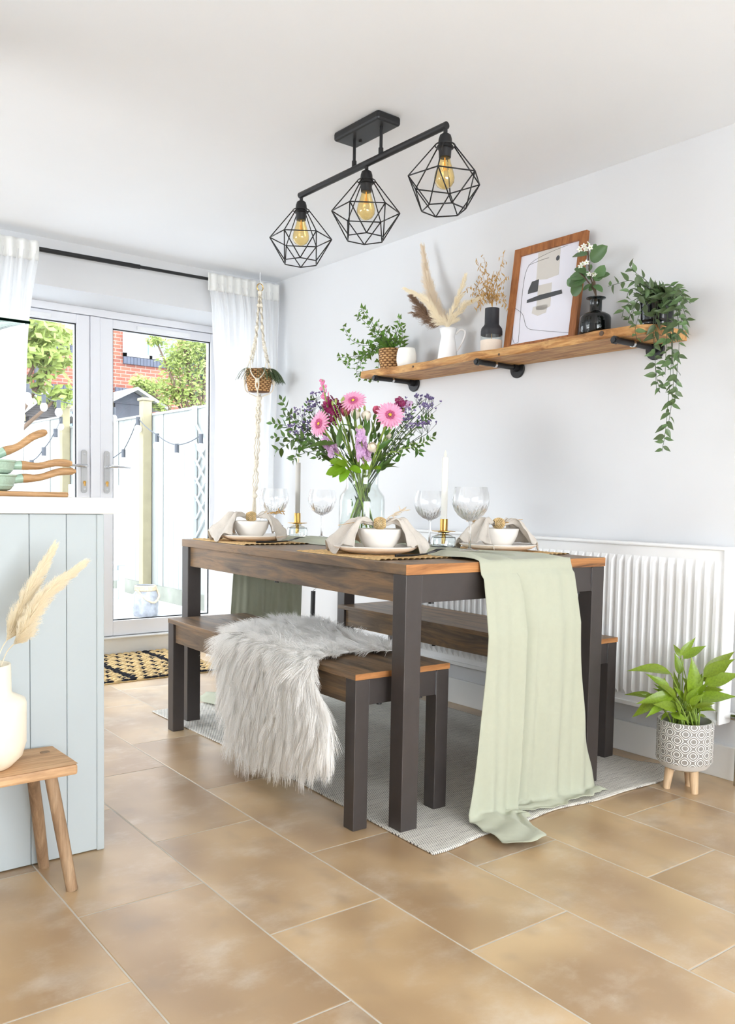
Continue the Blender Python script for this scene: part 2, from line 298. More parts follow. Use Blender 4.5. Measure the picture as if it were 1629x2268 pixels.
# ------------------------------------------------------------------ mesh building
ROOT = {}
def link(o, parent=None):
    COL.objects.link(o)
    if parent is not None: o.parent = parent
    return o
def tag(o, label=None, cat=None, group=None, kind=None):
    if label: o['label'] = label
    if cat: o['category'] = cat
    if group: o['group'] = group
    if kind: o['kind'] = kind
    return o
def thing(name, label, cat, loc=(0, 0, 0), rz=0.0, group=None):
    o = bpy.data.objects.new(name, None); COL.objects.link(o); o.location = loc; o.rotation_euler = (0, 0, rz)
    o.empty_display_size = 0.05; ROOT[o.name] = Vector(loc); return tag(o, label, cat, group)
def base_of(p):
    while p is not None:
        if p.name in ROOT: return ROOT[p.name]
        p = p.parent
    return Vector((0, 0, 0))
class MB:
    def __init__(s): s.v = []; s.f = []; s.mi = []; s.cur = 0
    def add(s, vs, fs):
        b = len(s.v); s.v += [tuple(q) for q in vs]; s.f += [tuple(i+b for i in f) for f in fs]; s.mi += [s.cur]*len(fs); return s
    def box(s, x0, y0, z0, x1, y1, z1):
        return s.add([(x, y, z) for z in (z0, z1) for y in (y0, y1) for x in (x0, x1)], [(0, 2, 3, 1), (4, 5, 7, 6), (0, 1, 5, 4), (2, 6, 7, 3), (0, 4, 6, 2), (1, 3, 7, 5)])
    def tube(s, pts, r, n=8, cap=True):
        pts = [Vector(q) for q in pts]; k = len(pts); rs = r if isinstance(r, (list, tuple)) else [r]*k
        vs = []; prev = None
        for i, q in enumerate(pts):
            t = (pts[min(i+1, k-1)]-pts[max(i-1, 0)])
            t = t.normalized() if t.length > 1e-9 else Vector((0, 0, 1))
            if prev is None:
                a = Vector((0, 0, 1)) if abs(t.z) < 0.9 else Vector((1, 0, 0)); e = t.cross(a).normalized()
            else:
                e = prev - t*prev.dot(t); e = e.normalized() if e.length > 1e-6 else t.orthogonal().normalized()
            prev = e; g = t.cross(e)
            vs += [q + (e*math.cos(2*PI*j/n)+g*math.sin(2*PI*j/n))*rs[i] for j in range(n)]
        fs = [(i*n+j, i*n+(j+1) % n, (i+1)*n+(j+1) % n, (i+1)*n+j) for i in range(k-1) for j in range(n)]
        if cap: fs += [tuple(range(n-1, -1, -1)), tuple((k-1)*n+j for j in range(n))]
        return s.add(vs, fs)
    def lathe(s, prof, n=32, c=(0, 0, 0), close=False):
        vs = [(c[0]+r*math.cos(2*PI*j/n), c[1]+r*math.sin(2*PI*j/n), c[2]+z) for r, z in prof for j in range(n)]
        k = len(prof); fs = [(i*n+j, i*n+(j+1) % n, (i+1)*n+(j+1) % n, (i+1)*n+j) for i in range(k-1) for j in range(n)]
        if close: fs += [((k-1)*n+j, (k-1)*n+(j+1) % n, (j+1) % n, j) for j in range(n)]
        return s.add(vs, fs)
    def grid(s, fn, nu, nv):
        vs = [fn(i/nu, j/nv) for i in range(nu+1) for j in range(nv+1)]
        return s.add(vs, [(i*(nv+1)+j, (i+1)*(nv+1)+j, (i+1)*(nv+1)+j+1, i*(nv+1)+j+1) for i in range(nu) for j in range(nv)])
    def ball(s, c, r, n=8, sc=(1, 1, 1), axis=None):
        pr = [(math.sin(PI*i/(n//2+2)), -math.cos(PI*i/(n//2+2))) for i in range(n//2+3)]
        q = Vector(axis).to_track_quat('Z', 'Y').to_matrix() if axis is not None else Matrix.Identity(3)
        vs = [Vector(c) + q @ Vector((a*math.cos(2*PI*j/n)*r*sc[0], a*math.sin(2*PI*j/n)*r*sc[1], z*r*sc[2])) for a, z in pr for j in range(n)]
        k = len(pr); return s.add(vs, [(i*n+j, i*n+(j+1) % n, (i+1)*n+(j+1) % n, (i+1)*n+j) for i in range(k-1) for j in range(n)])
    def prism(s, poly, z0, z1, frame=None):
        n = len(poly); vs = [Vector((x, y, z)) for z in (z0, z1) for x, y in poly]
        if frame: vs = [frame @ q for q in vs]
        return s.add(vs, [tuple(range(n-1, -1, -1)), tuple(range(n, 2*n))]+[(i, (i+1) % n, n+(i+1) % n, n+i) for i in range(n)])
    def mesh(s, name, mats, smooth=True, sharp=40):
        me = bpy.data.meshes.new(name); me.from_pydata(s.v, [], s.f); me.validate()
        for mm in (mats if isinstance(mats, (list, tuple)) else [mats]): me.materials.append(MATS[mm])
        if isinstance(mats, (list, tuple)) and len(me.polygons) == len(s.mi): me.polygons.foreach_set('material_index', s.mi)
        if smooth:
            me.polygons.foreach_set('use_smooth', [True]*len(me.polygons))
            me.update()
            if sharp: me.set_sharp_from_angle(angle=math.radians(sharp))
        me.update(); return me
    def build(s, name, mats, parent=None, smooth=True, sharp=40, bevel=0.0, local=False, solid=0.0, sub=0, org=None):
        off = Vector((0, 0, 0)) if local else (Vector(org) if org is not None else base_of(parent))
        if off.length: s.v = [(a-off.x, b-off.y, c-off.z) for a, b, c in s.v]
        o = bpy.data.objects.new(name, s.mesh(name, mats, smooth, sharp)); link(o, parent)
        if org is not None and parent is None: o.location = org
        if solid: md = o.modifiers.new('thickness', 'SOLIDIFY'); md.thickness = solid; md.offset = 0
        if sub: md = o.modifiers.new('smooth', 'SUBSURF'); md.levels = sub; md.render_levels = sub
        if bevel: md = o.modifiers.new('edges', 'BEVEL'); md.width = bevel; md.segments = 2; md.limit_method = 'ANGLE'
        return o
def put(me, name, parent, pos, d, up=(0, 0, 1), sc=1.0, roll=0.0):
    d = Vector(d).normalized(); upn = Vector(up); x = d.cross(upn)
    if x.length < 1e-4: x = d.orthogonal()
    x.normalize(); z = x.cross(d)
    if roll: q = Matrix.Rotation(roll, 3, d); x = q @ x; z = q @ z
    s3 = sc if isinstance(sc, (tuple, list)) else (sc, sc, sc)
    R = Matrix((x*s3[0], d*s3[1], z*s3[2])).transposed().to_4x4()
    o = bpy.data.objects.new(name, me); link(o, parent); o.matrix_basis = Matrix.Translation(Vector(pos)-base_of(parent)) @ R; return o
def leaf_mesh(name, m, width=0.4, droop=0.25, fold=0.12, n=7, shape='lance'):
    b = MB(); vs = []
    for i in range(n+1):
        t = i/n
        if shape == 'lance': wv = math.sin(PI*t**0.72)**1.05*(1.08-0.3*t)*width/2
        elif shape == 'round': wv = math.sqrt(max(0, math.sin(PI*t**0.95)))*width/2
        else: wv = math.sin(PI*t**0.6)*width/2
        y = t*(1-0.12*droop); z = -droop*t*t
        for sx in (-1, -0.5, 0, 0.5, 1): vs.append((sx*wv, y, z+abs(sx)*wv*fold*2))
    b.add(vs, [(i*5+j, (i+1)*5+j, (i+1)*5+j+1, i*5+j+1) for i in range(n) for j in range(4)])
    return b.mesh(name, m, True, 0)
def ivy_mesh(name, m):
    pts = []
    for a, r in ((-90, .10), (-60, .42), (-30, .30), (-5, .55), (30, .36), (62, .50), (90, 1.0), (118, .50), (150, .36), (185, .55), (210, .30), (240, .42)):
        pts.append((r*0.62*math.cos(math.radians(a)), 0.32+r*0.66*math.sin(math.radians(a))))
    b = MB(); vs = [(0, 0.32, 0.04)]+[(x, y, 0.05*math.cos(5*x)-0.22*x*x) for x, y in pts]; n = len(pts)
    b.add(vs, [(0, 1+i, 1+(i+1) % n) for i in range(n)]); return b.mesh(name, m, True, 0)
def strands(name, P, rad, m, parent=None, taper=0.15):
    P = np.asarray(P, dtype=np.float32); n, k, _ = P.shape; off = np.array(base_of(parent), dtype=np.float32)
    cu = bpy.data.hair_curves.new(name); cu.add_curves([k]*n)
    cu.attributes['position'].data.foreach_set('vector', (P-off).ravel())
    if 'radius' not in cu.attributes: cu.attributes.new('radius', 'FLOAT', 'POINT')
    rr = np.tile(np.linspace(1, taper, k)*rad, n).astype(np.float32); cu.attributes['radius'].data.foreach_set('value', rr)
    cu.materials.append(MATS[m]); o = bpy.data.objects.new(name, cu); link(o, parent); return o
def spline(pts, n=24):
    pts = [Vector(p) for p in pts]; P = [pts[0]*2-pts[1]]+pts+[pts[-1]*2-pts[-2]]; out = []
    segs = len(pts)-1
    for i in range(n+1):
        t = i/n*segs; k = min(int(t), segs-1); f = t-k; a, b, c, d = P[k:k+4]
        out.append(0.5*((2*b)+(c-a)*f+(2*a-5*b+4*c-d)*f*f+(3*b-a-3*c+d)*f**3))
    return out
def struct(b, name, m, smooth=False, bevel=0.0, parent=None):
    o = b.build(name, m, parent, smooth=smooth, bevel=bevel)
    if parent is None: o['kind'] = 'structure'
    return o
# ================================================================== the room
XW, HC, YW, YD = 2.80, 2.2188, 4.513, 4.90
X0, Y0 = -2.0, -2.2
floor = struct(MB().box(X0, Y0, -0.06, XW, YD, -0.0007), 'floor', 'grout')
TA, TL, TWD = -0.0151, 0.6085, 0.3077
ca, sa = math.cos(TA), math.sin(TA)
def tl(u, v): return (min(max(0.653+u*ca-v*sa, X0), XW), min(max(1.5+u*sa+v*ca, Y0), YD))
tmesh = {}
for k in range(-9, 8):
    off = 0.357 if k % 2 == 0 else 0.046
    for n in range(-7, 6):
        g = 0.0018; u0_, u1_, v0_, v1_ = k*TWD+g, (k+1)*TWD-g, off+n*TL+g, off+(n+1)*TL-g
        cs = [tl(u0_, v0_), tl(u1_, v0_), tl(u1_, v1_), tl(u0_, v1_)]
        mx_, my_ = sum(c[0] for c in cs)/4, sum(c[1] for c in cs)/4
        area_ = 0.5*abs(sum(cs[i][0]*cs[(i+1) % 4][1]-cs[(i+1) % 4][0]*cs[i][1] for i in range(4)))
        if area_ < 0.004: continue
        whole = area_ > 0.999*(TWD-2*g)*(TL-2*g)
        if whole and 'm' in tmesh: me = tmesh['m']
        else:
            poly = [(c[0]-mx_, c[1]-my_) for c in cs]; b = MB()
            inner = [(x*(1-0.012), y*(1-0.006)) for x, y in poly]
            b.add([(x, y, -0.006) for x, y in poly]+[(x, y, -0.0006) for x, y in poly]+[(x, y, 0) for x, y in inner],
                  [(8, 9, 10, 11)]+[(i, (i+1) % 4, 4+(i+1) % 4, 4+i) for i in range(4)]+[(4+i, 4+(i+1) % 4, 8+(i+1) % 4, 8+i) for i in range(4)])
            me = b.mesh('tile', 'floor_tile', False)
            if whole: tmesh['m'] = me
        o = bpy.data.objects.new('tile', me); link(o, floor); o.location = (mx_, my_, 0)
struct(MB().box(X0-0.15, Y0-0.15, HC, XW+0.15, 5.0, HC+0.12), 'ceiling', 'ceiling_paint')
struct(MB().box(XW, Y0-0.15, -0.06, XW+0.15, 5.0, HC), 'wall_right', 'wall_paint')
DX0, DX1, DZ = 0.99, 2.695, 1.985
struct(MB().box(X0-0.15, YW, -0.06, DX0, 5.0, HC).box(DX1, YW, -0.06, XW, 5.0, HC).box(DX0, YW, DZ, DX1, 5.0, HC), 'wall_far', 'wall_paint')
struct(MB().box(X0-0.15, Y0, -0.06, X0, 2.55, HC).box(X0-0.15, 4.35, -0.06, X0, YW, HC).box(X0-0.15, 2.55, -0.06, X0, 4.35, 0.9).box(X0-0.15, 2.55, 2.0, X0, 4.35, HC), 'wall_left', 'wall_paint')
struct(MB().box(X0, Y0-0.15, -0.06, -0.75, Y0, HC).box(2.25, Y0-0.15, -0.06, XW, Y0, HC).box(-0.75, Y0-0.15, -0.06, 2.25, Y0, 0.4).box(-0.75, Y0-0.15, 1.80, 2.25, Y0, HC), 'wall_back', 'wall_paint')
struct(MB().box(XW-0.016, Y0, 0.0, XW, YW, 0.115), 'baseboard_right', 'skirting_paint', bevel=0.002)
struct(MB().box(DX1, YW-0.016, 0, XW-0.016, YW, 0.115), 'baseboard_far', 'skirting_paint', bevel=0.002)
def window(name, b, pane):
    o = struct(b, name, 'upvc', bevel=0.004); p_ = MB().box(*pane).build('pane', 'door_glass', o, smooth=False); return o
window('window_1', MB().box(-0.75, -2.32, 0.4, -0.69, -2.26, 1.80).box(2.19, -2.32, 0.4, 2.25, -2.26, 1.80).box(-0.69, -2.32, 0.4, 2.19, -2.26, 0.46).box(-0.69, -2.32, 1.74, 2.19, -2.26, 1.80).box(0.72, -2.32, 0.46, 0.78, -2.26, 1.74), (-0.69, -2.293, 0.46, 2.19, -2.287, 1.74))  # unseen window, added to hold the back fill lamp
window('window_2', MB().box(-2.12, 2.55, 0.9, -2.06, 2.61, 2.0).box(-2.12, 4.29, 0.9, -2.06, 4.35, 2.0).box(-2.12, 2.61, 0.9, -2.06, 4.29, 0.96).box(-2.12, 2.61, 1.94, -2.06, 4.29, 2.0), (-2.093, 2.61, 0.96, -2.087, 4.29, 1.94))
# ---- garden doors in the deep reveal
fr = struct(MB().box(DX0, YD-0.02, 0.10, DX0+0.045, 5.0, DZ).box(DX1-0.045, YD-0.02, 0.10, DX1, 5.0, DZ).box(DX0+0.045, YD-0.02, 1.945, DX1-0.045, 5.0, DZ), 'trim_1', 'upvc', bevel=0.003)
struct(MB().box(DX0, YD-0.035, 0.0, DX1, 5.0, 0.098).box(DX0, YD-0.05, 0.098, DX1, 5.0, 0.108), 'trim_2', 'skirting_paint', bevel=0.003)
def door(name, x0, x1, hside):
    ya, yb, z0, z1 = YD-0.01, YD+0.055, 0.112, 1.942
    sw = 0.075
    root = struct(MB().box(x0, ya, z0, x0+sw, yb, z1).box(x1-sw, ya, z0, x1, yb, z1), name, 'upvc', bevel=0.004)
    MB().box(x0+sw, ya, z0, x1-sw, yb, z0+0.088).build('bottom_rail', 'upvc', root, smooth=False, bevel=0.004)
    MB().box(x0+sw, ya, z1-0.05, x1-sw, yb, z1).build('top_rail', 'upvc', root, smooth=False, bevel=0.004)
    gx0, gx1, gz0, gz1 = x0+sw, x1-sw, z0+0.088, z1-0.05
    b = MB()
    for q in ((gx0, gz0, gx0+0.006, gz1), (gx1-0.006, gz0, gx1, gz1), (gx0, gz0, gx1, gz0+0.006), (gx0, gz1-0.006, gx1, gz1)): b.box(q[0], ya+0.012, q[1], q[2], ya+0.02, q[3])
    b.build('glazing_seal', 'dark_slot', root, smooth=False)
    MB().box(gx0, ya+0.026, gz0, gx1, ya+0.03, gz1).build('pane', 'door_glass', root, smooth=False)
    cxm = (x0+x1)/2
    v = MB().box(cxm-0.17, ya-0.012, z1-0.042, cxm+0.17, ya, z1-0.018).build('trickle_vent', 'white_gloss', root, smooth=False, bevel=0.003)
    hx = x1-0.036 if hside > 0 else x0+0.036
    s = -hside
    pl = MB(); oct_ = [(0.017*math.cos(a), 0.105*(1 if math.sin(a) > 0 else -1)+0.017*math.sin(a)) for a in [2*PI*(i+0.5)/20 for i in range(20)]]
    fr_ = Matrix(((1, 0, 0, hx), (0, 0, -1, ya), (0, 1, 0, 1.067), (0, 0, 0, 1)))
    h = pl.prism(oct_, 0, 0.008, fr_).build('handle_plate', 'brushed_steel', root, sharp=30)
    MB().tube([(hx, ya-0.005, 1.098), (hx, ya-0.045, 1.098)], 0.011, 12).tube(spline([(hx, ya-0.042, 1.098), (hx+s*0.03, ya-0.048, 1.099), (hx+s*0.075, ya-0.048, 1.098), (hx+s*0.125, ya-0.044, 1.096)], 10), [0.010, 0.010, 0.0095, 0.009, 0.009, 0.0085, 0.008, 0.008, 0.0075, 0.007, 0.006], 10).build('lever', 'chrome', h, local=True)
    MB().tube([(hx, ya-0.008, 1.006), (hx, ya-0.014, 1.006)], 0.009, 12).box(hx-0.003, ya-0.022, 0.985, hx+0.003, ya-0.008, 1.006).build('key_cylinder', 'brass', h, local=True)
    for zz in (0.968, 1.166): MB().tube([(hx, ya-0.007, zz), (hx, ya-0.0105, zz)], 0.006, 10).build('screw', 'chrome', h, local=True)
    return root
door('door_1', 1.037, 1.812, 1); door('door_2', 1.872, 2.648, -1)
struct(MB().box(1.814, YD-0.018, 0.112, 1.870, YD+0.05, 1.942), 'trim_3', 'upvc', bevel=0.004)
# ---- curtain pole and curtains
pole = thing('curtain_pole', 'thin black telescopic curtain pole above the garden doors', 'curtain pole', (1.85, 4.43, 2.142))
MB().tube([(0.95, 4.43, 2.130), (1.91, 4.43, 2.141)], 0.0115, 14).build('outer_tube', 'black_metal', pole)
MB().tube([(1.90, 4.43, 2.141), (2.74, 4.43, 2.151)], 0.0085, 14).build('inner_tube', 'black_metal', pole)
for x in (1.0, 2.70): MB().tube([(x, 4.43, 2.13+0.0118*(x-.95)), (x, YW, 2.13+0.0118*(x-.95))], 0.007, 10).build('bracket', 'black_metal', pole)
def curtain(label, xa, xb, waist, npl):
    c = thing('curtain', label, 'curtain', ((xa+xb)/2, 4.43, 0.0), group='sheer white curtains')
    def f(s, t):
        z = 0.02+2.10*t; k = 1-t
        lo, hi = waist(t)
        x = lo+(hi-lo)*s
        a = 0.016+0.022*k
        return (x+0.004*math.sin(9*z+s*20), 4.415-0.008*t+a*(1-0.55*t**6)*math.sin(2*PI*npl*s+0.5*math.sin(3*z))+0.007*math.sin(2*PI*npl*2.3*s+1+2*z), z+0.0118*(x-1.85))
    MB().grid(f, npl*10, 44).build('sheer_panel', 'sheer_white', c, sharp=0)
    def h(s, t):
        lo, hi = waist(1.0); x = lo+(hi-lo)*s; z = 2.075+0.095*t
        return (x, 4.405+0.010*math.sin(2*PI*npl*s)*(1-0.4*t), z+0.0118*(x-1.85))
    MB().grid(h, npl*10, 6).build('pleated_header', 'voile_head', c, sharp=0, solid=0.004)
curtain('sheer white curtain hanging behind the macrame plant hanger in the corner', 2.33, 2.76, lambda t: (2.318+0.04*math.sin(PI*t)-0.005*(1-t)+(0.0 if t < .93 else -(t-.93)*0.25), 2.76-0.05*math.sin(PI*min(1, t*1.2))*0.6), 9)
curtain('sheer white curtain drawn back behind the stack of pans', 0.86, 1.37, lambda t: (0.86, 1.305+0.075*max(0, (t-0.55)/0.45)**2), 9)
# ---- radiator
ra = thing('radiator', 'white ribbed panel radiator on the wall behind the table', 'radiator', (2.75, 2.40, 0.0))
RY0, RY1 = 1.535, 3.262
MB().box(2.722, RY0, 0.20, 2.732, RY1, 0.79).build('front_panel', 'radiator_enamel', ra, smooth=False, bevel=0.002)
MB().box(2.772, RY0, 0.20, 2.780, RY1, 0.79).build('back_panel', 'radiator_enamel', ra, smooth=False)
MB().box(2.712, RY0-0.01, 0.788, 2.782, RY1+0.01, 0.800).build('top_grille', 'radiator_enamel', ra, smooth=False, bevel=0.004)
MB().box(2.714, RY0, 0.198, 2.734, RY1, 0.214).build('bottom_lip', 'radiator_enamel', ra, smooth=False, bevel=0.002)
for y in (RY0-0.010, RY1): MB().box(2.712, y, 0.20, 2.782, y+0.010, 0.792).build('side_panel', 'radiator_enamel', ra, smooth=False, bevel=0.003)
rb = MB(); zt, zb = 0.752, 0.236
rb.add([(0, -.0125, zb), (0, .0125, zb), (0, .0125, zt), (0, -.0125, zt), (-.012, -.006, zb+.022), (-.012, .006, zb+.022), (-.012, .006, zt-.022), (-.012, -.006, zt-.022)], [(4, 7, 6, 5), (0, 4, 5, 1), (1, 5, 6, 2), (2, 6, 7, 3), (3, 7, 4, 0)])
rme = rb.mesh('rib', 'radiator_enamel', True, 50)
y = RY0+0.024
while y < RY1-0.02:
    o = bpy.data.objects.new('rib', rme); link(o, ra); o.location = (2.722-2.75, y-2.40, 0); y += 0.0355
fin = MB()
for i in range(46):
    yy = RY0+0.03+i*0.037; fin.box(2.734, yy, 0.215, 2.770, yy+0.012, 0.78)
fin.build('convector_fins', 'dark_slot', ra, smooth=False)
for y in (1.75, 3.05): MB().box(2.780, y, 0.25, 2.7995, y+0.03, 0.75).build('wall_bracket', 'radiator_enamel', ra, smooth=False)
vv = MB().tube([(2.75, 1.525, 0.232), (2.75, 1.498, 0.232)], 0.011, 12).build('valve', 'white_gloss', ra)
MB().tube([(2.75, 1.50, 0.232), (2.75, 1.455, 0.232)], [0.014, 0.014], 14).tube([(2.75, 1.478, 0.232), (2.75, 1.478, 0.0)], 0.0075, 10).tube([(2.75, 1.455, 0.232), (2.75, 1.40, 0.232)], [0.0165, 0.0165], 14).build('valve_body', 'chrome', vv, local=False)
# ================================================================== outside the doors
struct(MB().box(-8, 5.0, -0.4, 14, 30, -0.15), 'ground_outside', 'patio')
fx = 3.87
fence = thing('garden_fence', 'white painted board fence along the garden seen through the glass', 'fence', (fx, 9.0, -0.15))
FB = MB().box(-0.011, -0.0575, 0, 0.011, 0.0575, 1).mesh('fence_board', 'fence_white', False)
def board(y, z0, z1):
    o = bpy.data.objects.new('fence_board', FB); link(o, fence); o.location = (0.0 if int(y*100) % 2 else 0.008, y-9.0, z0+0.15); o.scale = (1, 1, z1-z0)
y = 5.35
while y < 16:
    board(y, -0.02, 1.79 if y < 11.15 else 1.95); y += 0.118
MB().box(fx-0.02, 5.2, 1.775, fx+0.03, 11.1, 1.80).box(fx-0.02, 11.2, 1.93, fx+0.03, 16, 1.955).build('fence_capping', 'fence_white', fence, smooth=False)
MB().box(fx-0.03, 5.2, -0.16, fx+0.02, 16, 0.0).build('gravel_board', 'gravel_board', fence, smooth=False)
for yy, zt in ((6.2, 1.93), (8.66, 1.925), (11.14, 2.03), (13.6, 2.05)):
    MB().box(fx-0.12, yy-0.05, -0.16, fx-0.02, yy+0.05, zt).box(fx-0.135, yy-0.065, zt, fx-0.005, yy+0.065, zt+0.03).build('fence_post', 'post_wood', fence, smooth=False, bevel=0.006)
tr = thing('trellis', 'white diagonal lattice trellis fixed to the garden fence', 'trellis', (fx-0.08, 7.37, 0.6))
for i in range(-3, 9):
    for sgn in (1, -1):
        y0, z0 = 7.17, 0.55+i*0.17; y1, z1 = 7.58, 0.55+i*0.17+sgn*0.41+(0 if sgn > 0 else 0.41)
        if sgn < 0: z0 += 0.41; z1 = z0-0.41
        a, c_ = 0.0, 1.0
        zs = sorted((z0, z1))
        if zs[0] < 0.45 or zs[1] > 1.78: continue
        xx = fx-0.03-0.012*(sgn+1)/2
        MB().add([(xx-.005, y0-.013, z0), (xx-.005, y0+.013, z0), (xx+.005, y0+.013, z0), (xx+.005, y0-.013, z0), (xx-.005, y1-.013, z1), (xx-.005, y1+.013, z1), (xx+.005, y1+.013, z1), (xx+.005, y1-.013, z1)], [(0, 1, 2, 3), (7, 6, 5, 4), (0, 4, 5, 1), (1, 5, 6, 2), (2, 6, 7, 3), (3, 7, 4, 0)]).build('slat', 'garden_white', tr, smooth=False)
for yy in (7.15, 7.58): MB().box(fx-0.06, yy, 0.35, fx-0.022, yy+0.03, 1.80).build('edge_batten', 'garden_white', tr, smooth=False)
def festoon(label, pts, group='festoon lights'):
    P = [Vector(p) for p in pts]; t = thing('festoon_lights', label, 'string lights', P[0], group=group)
    path = []
    for a, b in zip(P[:-1], P[1:]):
        for i in range(8):
            f = i/8; q = a.lerp(b, f); q.z -= 0.02*4*f*(1-f); path.append(q)
    path.append(P[-1]); MB().tube(path, 0.005, 6).build('cable', 'socket_black', t)
    for p_ in P:
        sk = MB().tube([p_+Vector((0, 0, 0.01)), p_-Vector((0, 0, 0.075))], 0.021, 10).build('lamp_socket', 'socket_black', t)
        MB().ball(p_-Vector((0, 0, 0.115)), 0.038, 12, (1, 1, 1.2)).build('bulb', 'bulb_clear', sk)
festoon('festoon light string draped along the fence and over its wooden post', [(3.72, 9.9, 1.26), (3.72, 9.05, 1.42), (3.70, 8.62, 1.74), (3.72, 8.2, 1.55), (3.72, 7.75, 1.43), (3.72, 7.25, 1.50)])
festoon('festoon light string hanging in front of the brown shed gable', [(2.7, 9, 2.02), onY(65, 863, 9), onY(97, 876, 9), onY(130, 888, 9), (3.75, 9.4, 1.9)])
festoon('small festoon light string hanging low before the white fence', [(3.74, 11.1, 1.90), onY(123, 952, 9), onY(97, 993, 9), onY(70, 1021, 9), onY(40, 1040, 9)])
# white ladder back chair and jar lantern on the patio
ch = thing('patio_chair', 'white painted wooden slat chair standing on the patio outside', 'chair', (2.74, 7.25, -0.15))
for dx in (0.0, 0.42):
    for dy in (0, 0.4):
        MB().box(2.50+dx, 7.2+dy, -0.15, 2.555+dx, 7.25+dy, 1.02 if dy == 0 else 0.50).build('leg', 'garden_white', ch, smooth=False, bevel=0.006)
for zz in (0.04, 0.20, 0.55, 0.76): MB().box(2.555, 7.205, zz, 2.92, 7.235, zz+0.09).build('slat', 'garden_white', ch, smooth=False, bevel=0.005)
for i in range(4): MB().box(2.50, 7.19+i*0.115, 0.33, 2.975, 7.29+i*0.115, 0.355).build('seat_slat', 'garden_white', ch, smooth=False, bevel=0.005)
jl = thing('jar_lantern', 'glass jar lantern with rope handle on the patio by the fence', 'lantern', (3.25, 7.40, -0.15))
MB().lathe([(0.001, 0), (0.10, 0.0), (0.115, 0.03), (0.115, 0.19), (0.085, 0.235), (0.085, 0.275), (0.09, 0.28)], 24, (3.25, 7.40, -0.15)).build('glass_jar', 'lantern_glass', jl)
MB().lathe([(0.088, 0.225), (0.098, 0.235), (0.098, 0.27), (0.088, 0.28)], 24, (3.25, 7.40, -0.15)).build('rope_band', 'rope', jl)
MB().tube(spline([(3.15, 7.38, 0.10), (3.2, 7.30, 0.02), (3.28, 7.28, -0.02), (3.35, 7.33, 0.03), (3.35, 7.40, 0.10)], 20), 0.010, 8).build('rope_handle', 'rope', jl)
# brick house
hs = thing('brick_house', 'red brick house with white windows behind the garden fence', 'house', (7.0, 18.0, -0.15))
MB().box(2.0, 18.0, -0.15, 13.0, 22.0, 7.2).build('brick_wall', 'red_brick', hs, smooth=False)
def hwin(x0, x1, z0, z1, nm):
    f = MB(); t = 0.07
    f.box(x0, 17.93, z0, x0+t, 18.02, z1).box(x1-t, 17.93, z0, x1, 18.02, z1).box(x0, 17.93, z0, x1, 18.02, z0+t).box(x0, 17.93, z1-t, x1, 18.02, z1).box((x0+x1)/2-t/2, 17.93, z0, (x0+x1)/2+t/2, 18.02, z1)
    w_ = f.build('window', 'house_render', hs, smooth=False)
    for a, b in ((x0+t, (x0+x1)/2-t/2), ((x0+x1)/2+t/2, x1-t)): MB().box(a, 17.97, z0+t, b, 17.99, z1-t).build('pane', 'window_dark', w_, smooth=False)
    s = MB()
    n = int((x1-x0)/0.075)
    for i in range(n): s.box(x0+i*0.075+0.004, 17.94, z0-0.16, x0+(i+1)*0.075-0.004, 18.02, z0-0.01)
    s.build('brick_sill', 'blue_brick', hs, smooth=False)
hwin(7.38, 8.60, 3.90, 5.1, 'a'); hwin(5.80, 6.9, 3.98, 5.1, 'b'); hwin(5.80, 6.5, 2.1, 3.0, 'c'); hwin(7.2, 8.0, 1.6, 3.05, 'd')
sb = MB()
for i in range(10): sb.box(7.2+i*0.075+0.004, 17.94, 3.06, 7.2+(i+1)*0.075-0.004, 18.02, 3.22)
for i in range(9): sb.box(5.8+i*0.075+0.004, 17.94, 3.0, 5.8+(i+1)*0.075-0.004, 18.02, 3.16)
sb.build('soldier_course', 'blue_brick', hs, smooth=False)
MB().tube([(5.55, 17.9, 0), (5.55, 17.9, 6)], 0.05, 8).build('downpipe', 'pipe_black', hs)
MB().add([(1.8, 17.6, 7.2), (13.2, 17.6, 7.2), (13.2, 20, 9), (1.8, 20, 9), (1.8, 22.4, 7.2), (13.2, 22.4, 7.2)], [(0, 1, 2, 3), (3, 2, 5, 4), (0, 3, 4), (1, 5, 2)]).build('roof', 'roof_dark', hs, smooth=False)
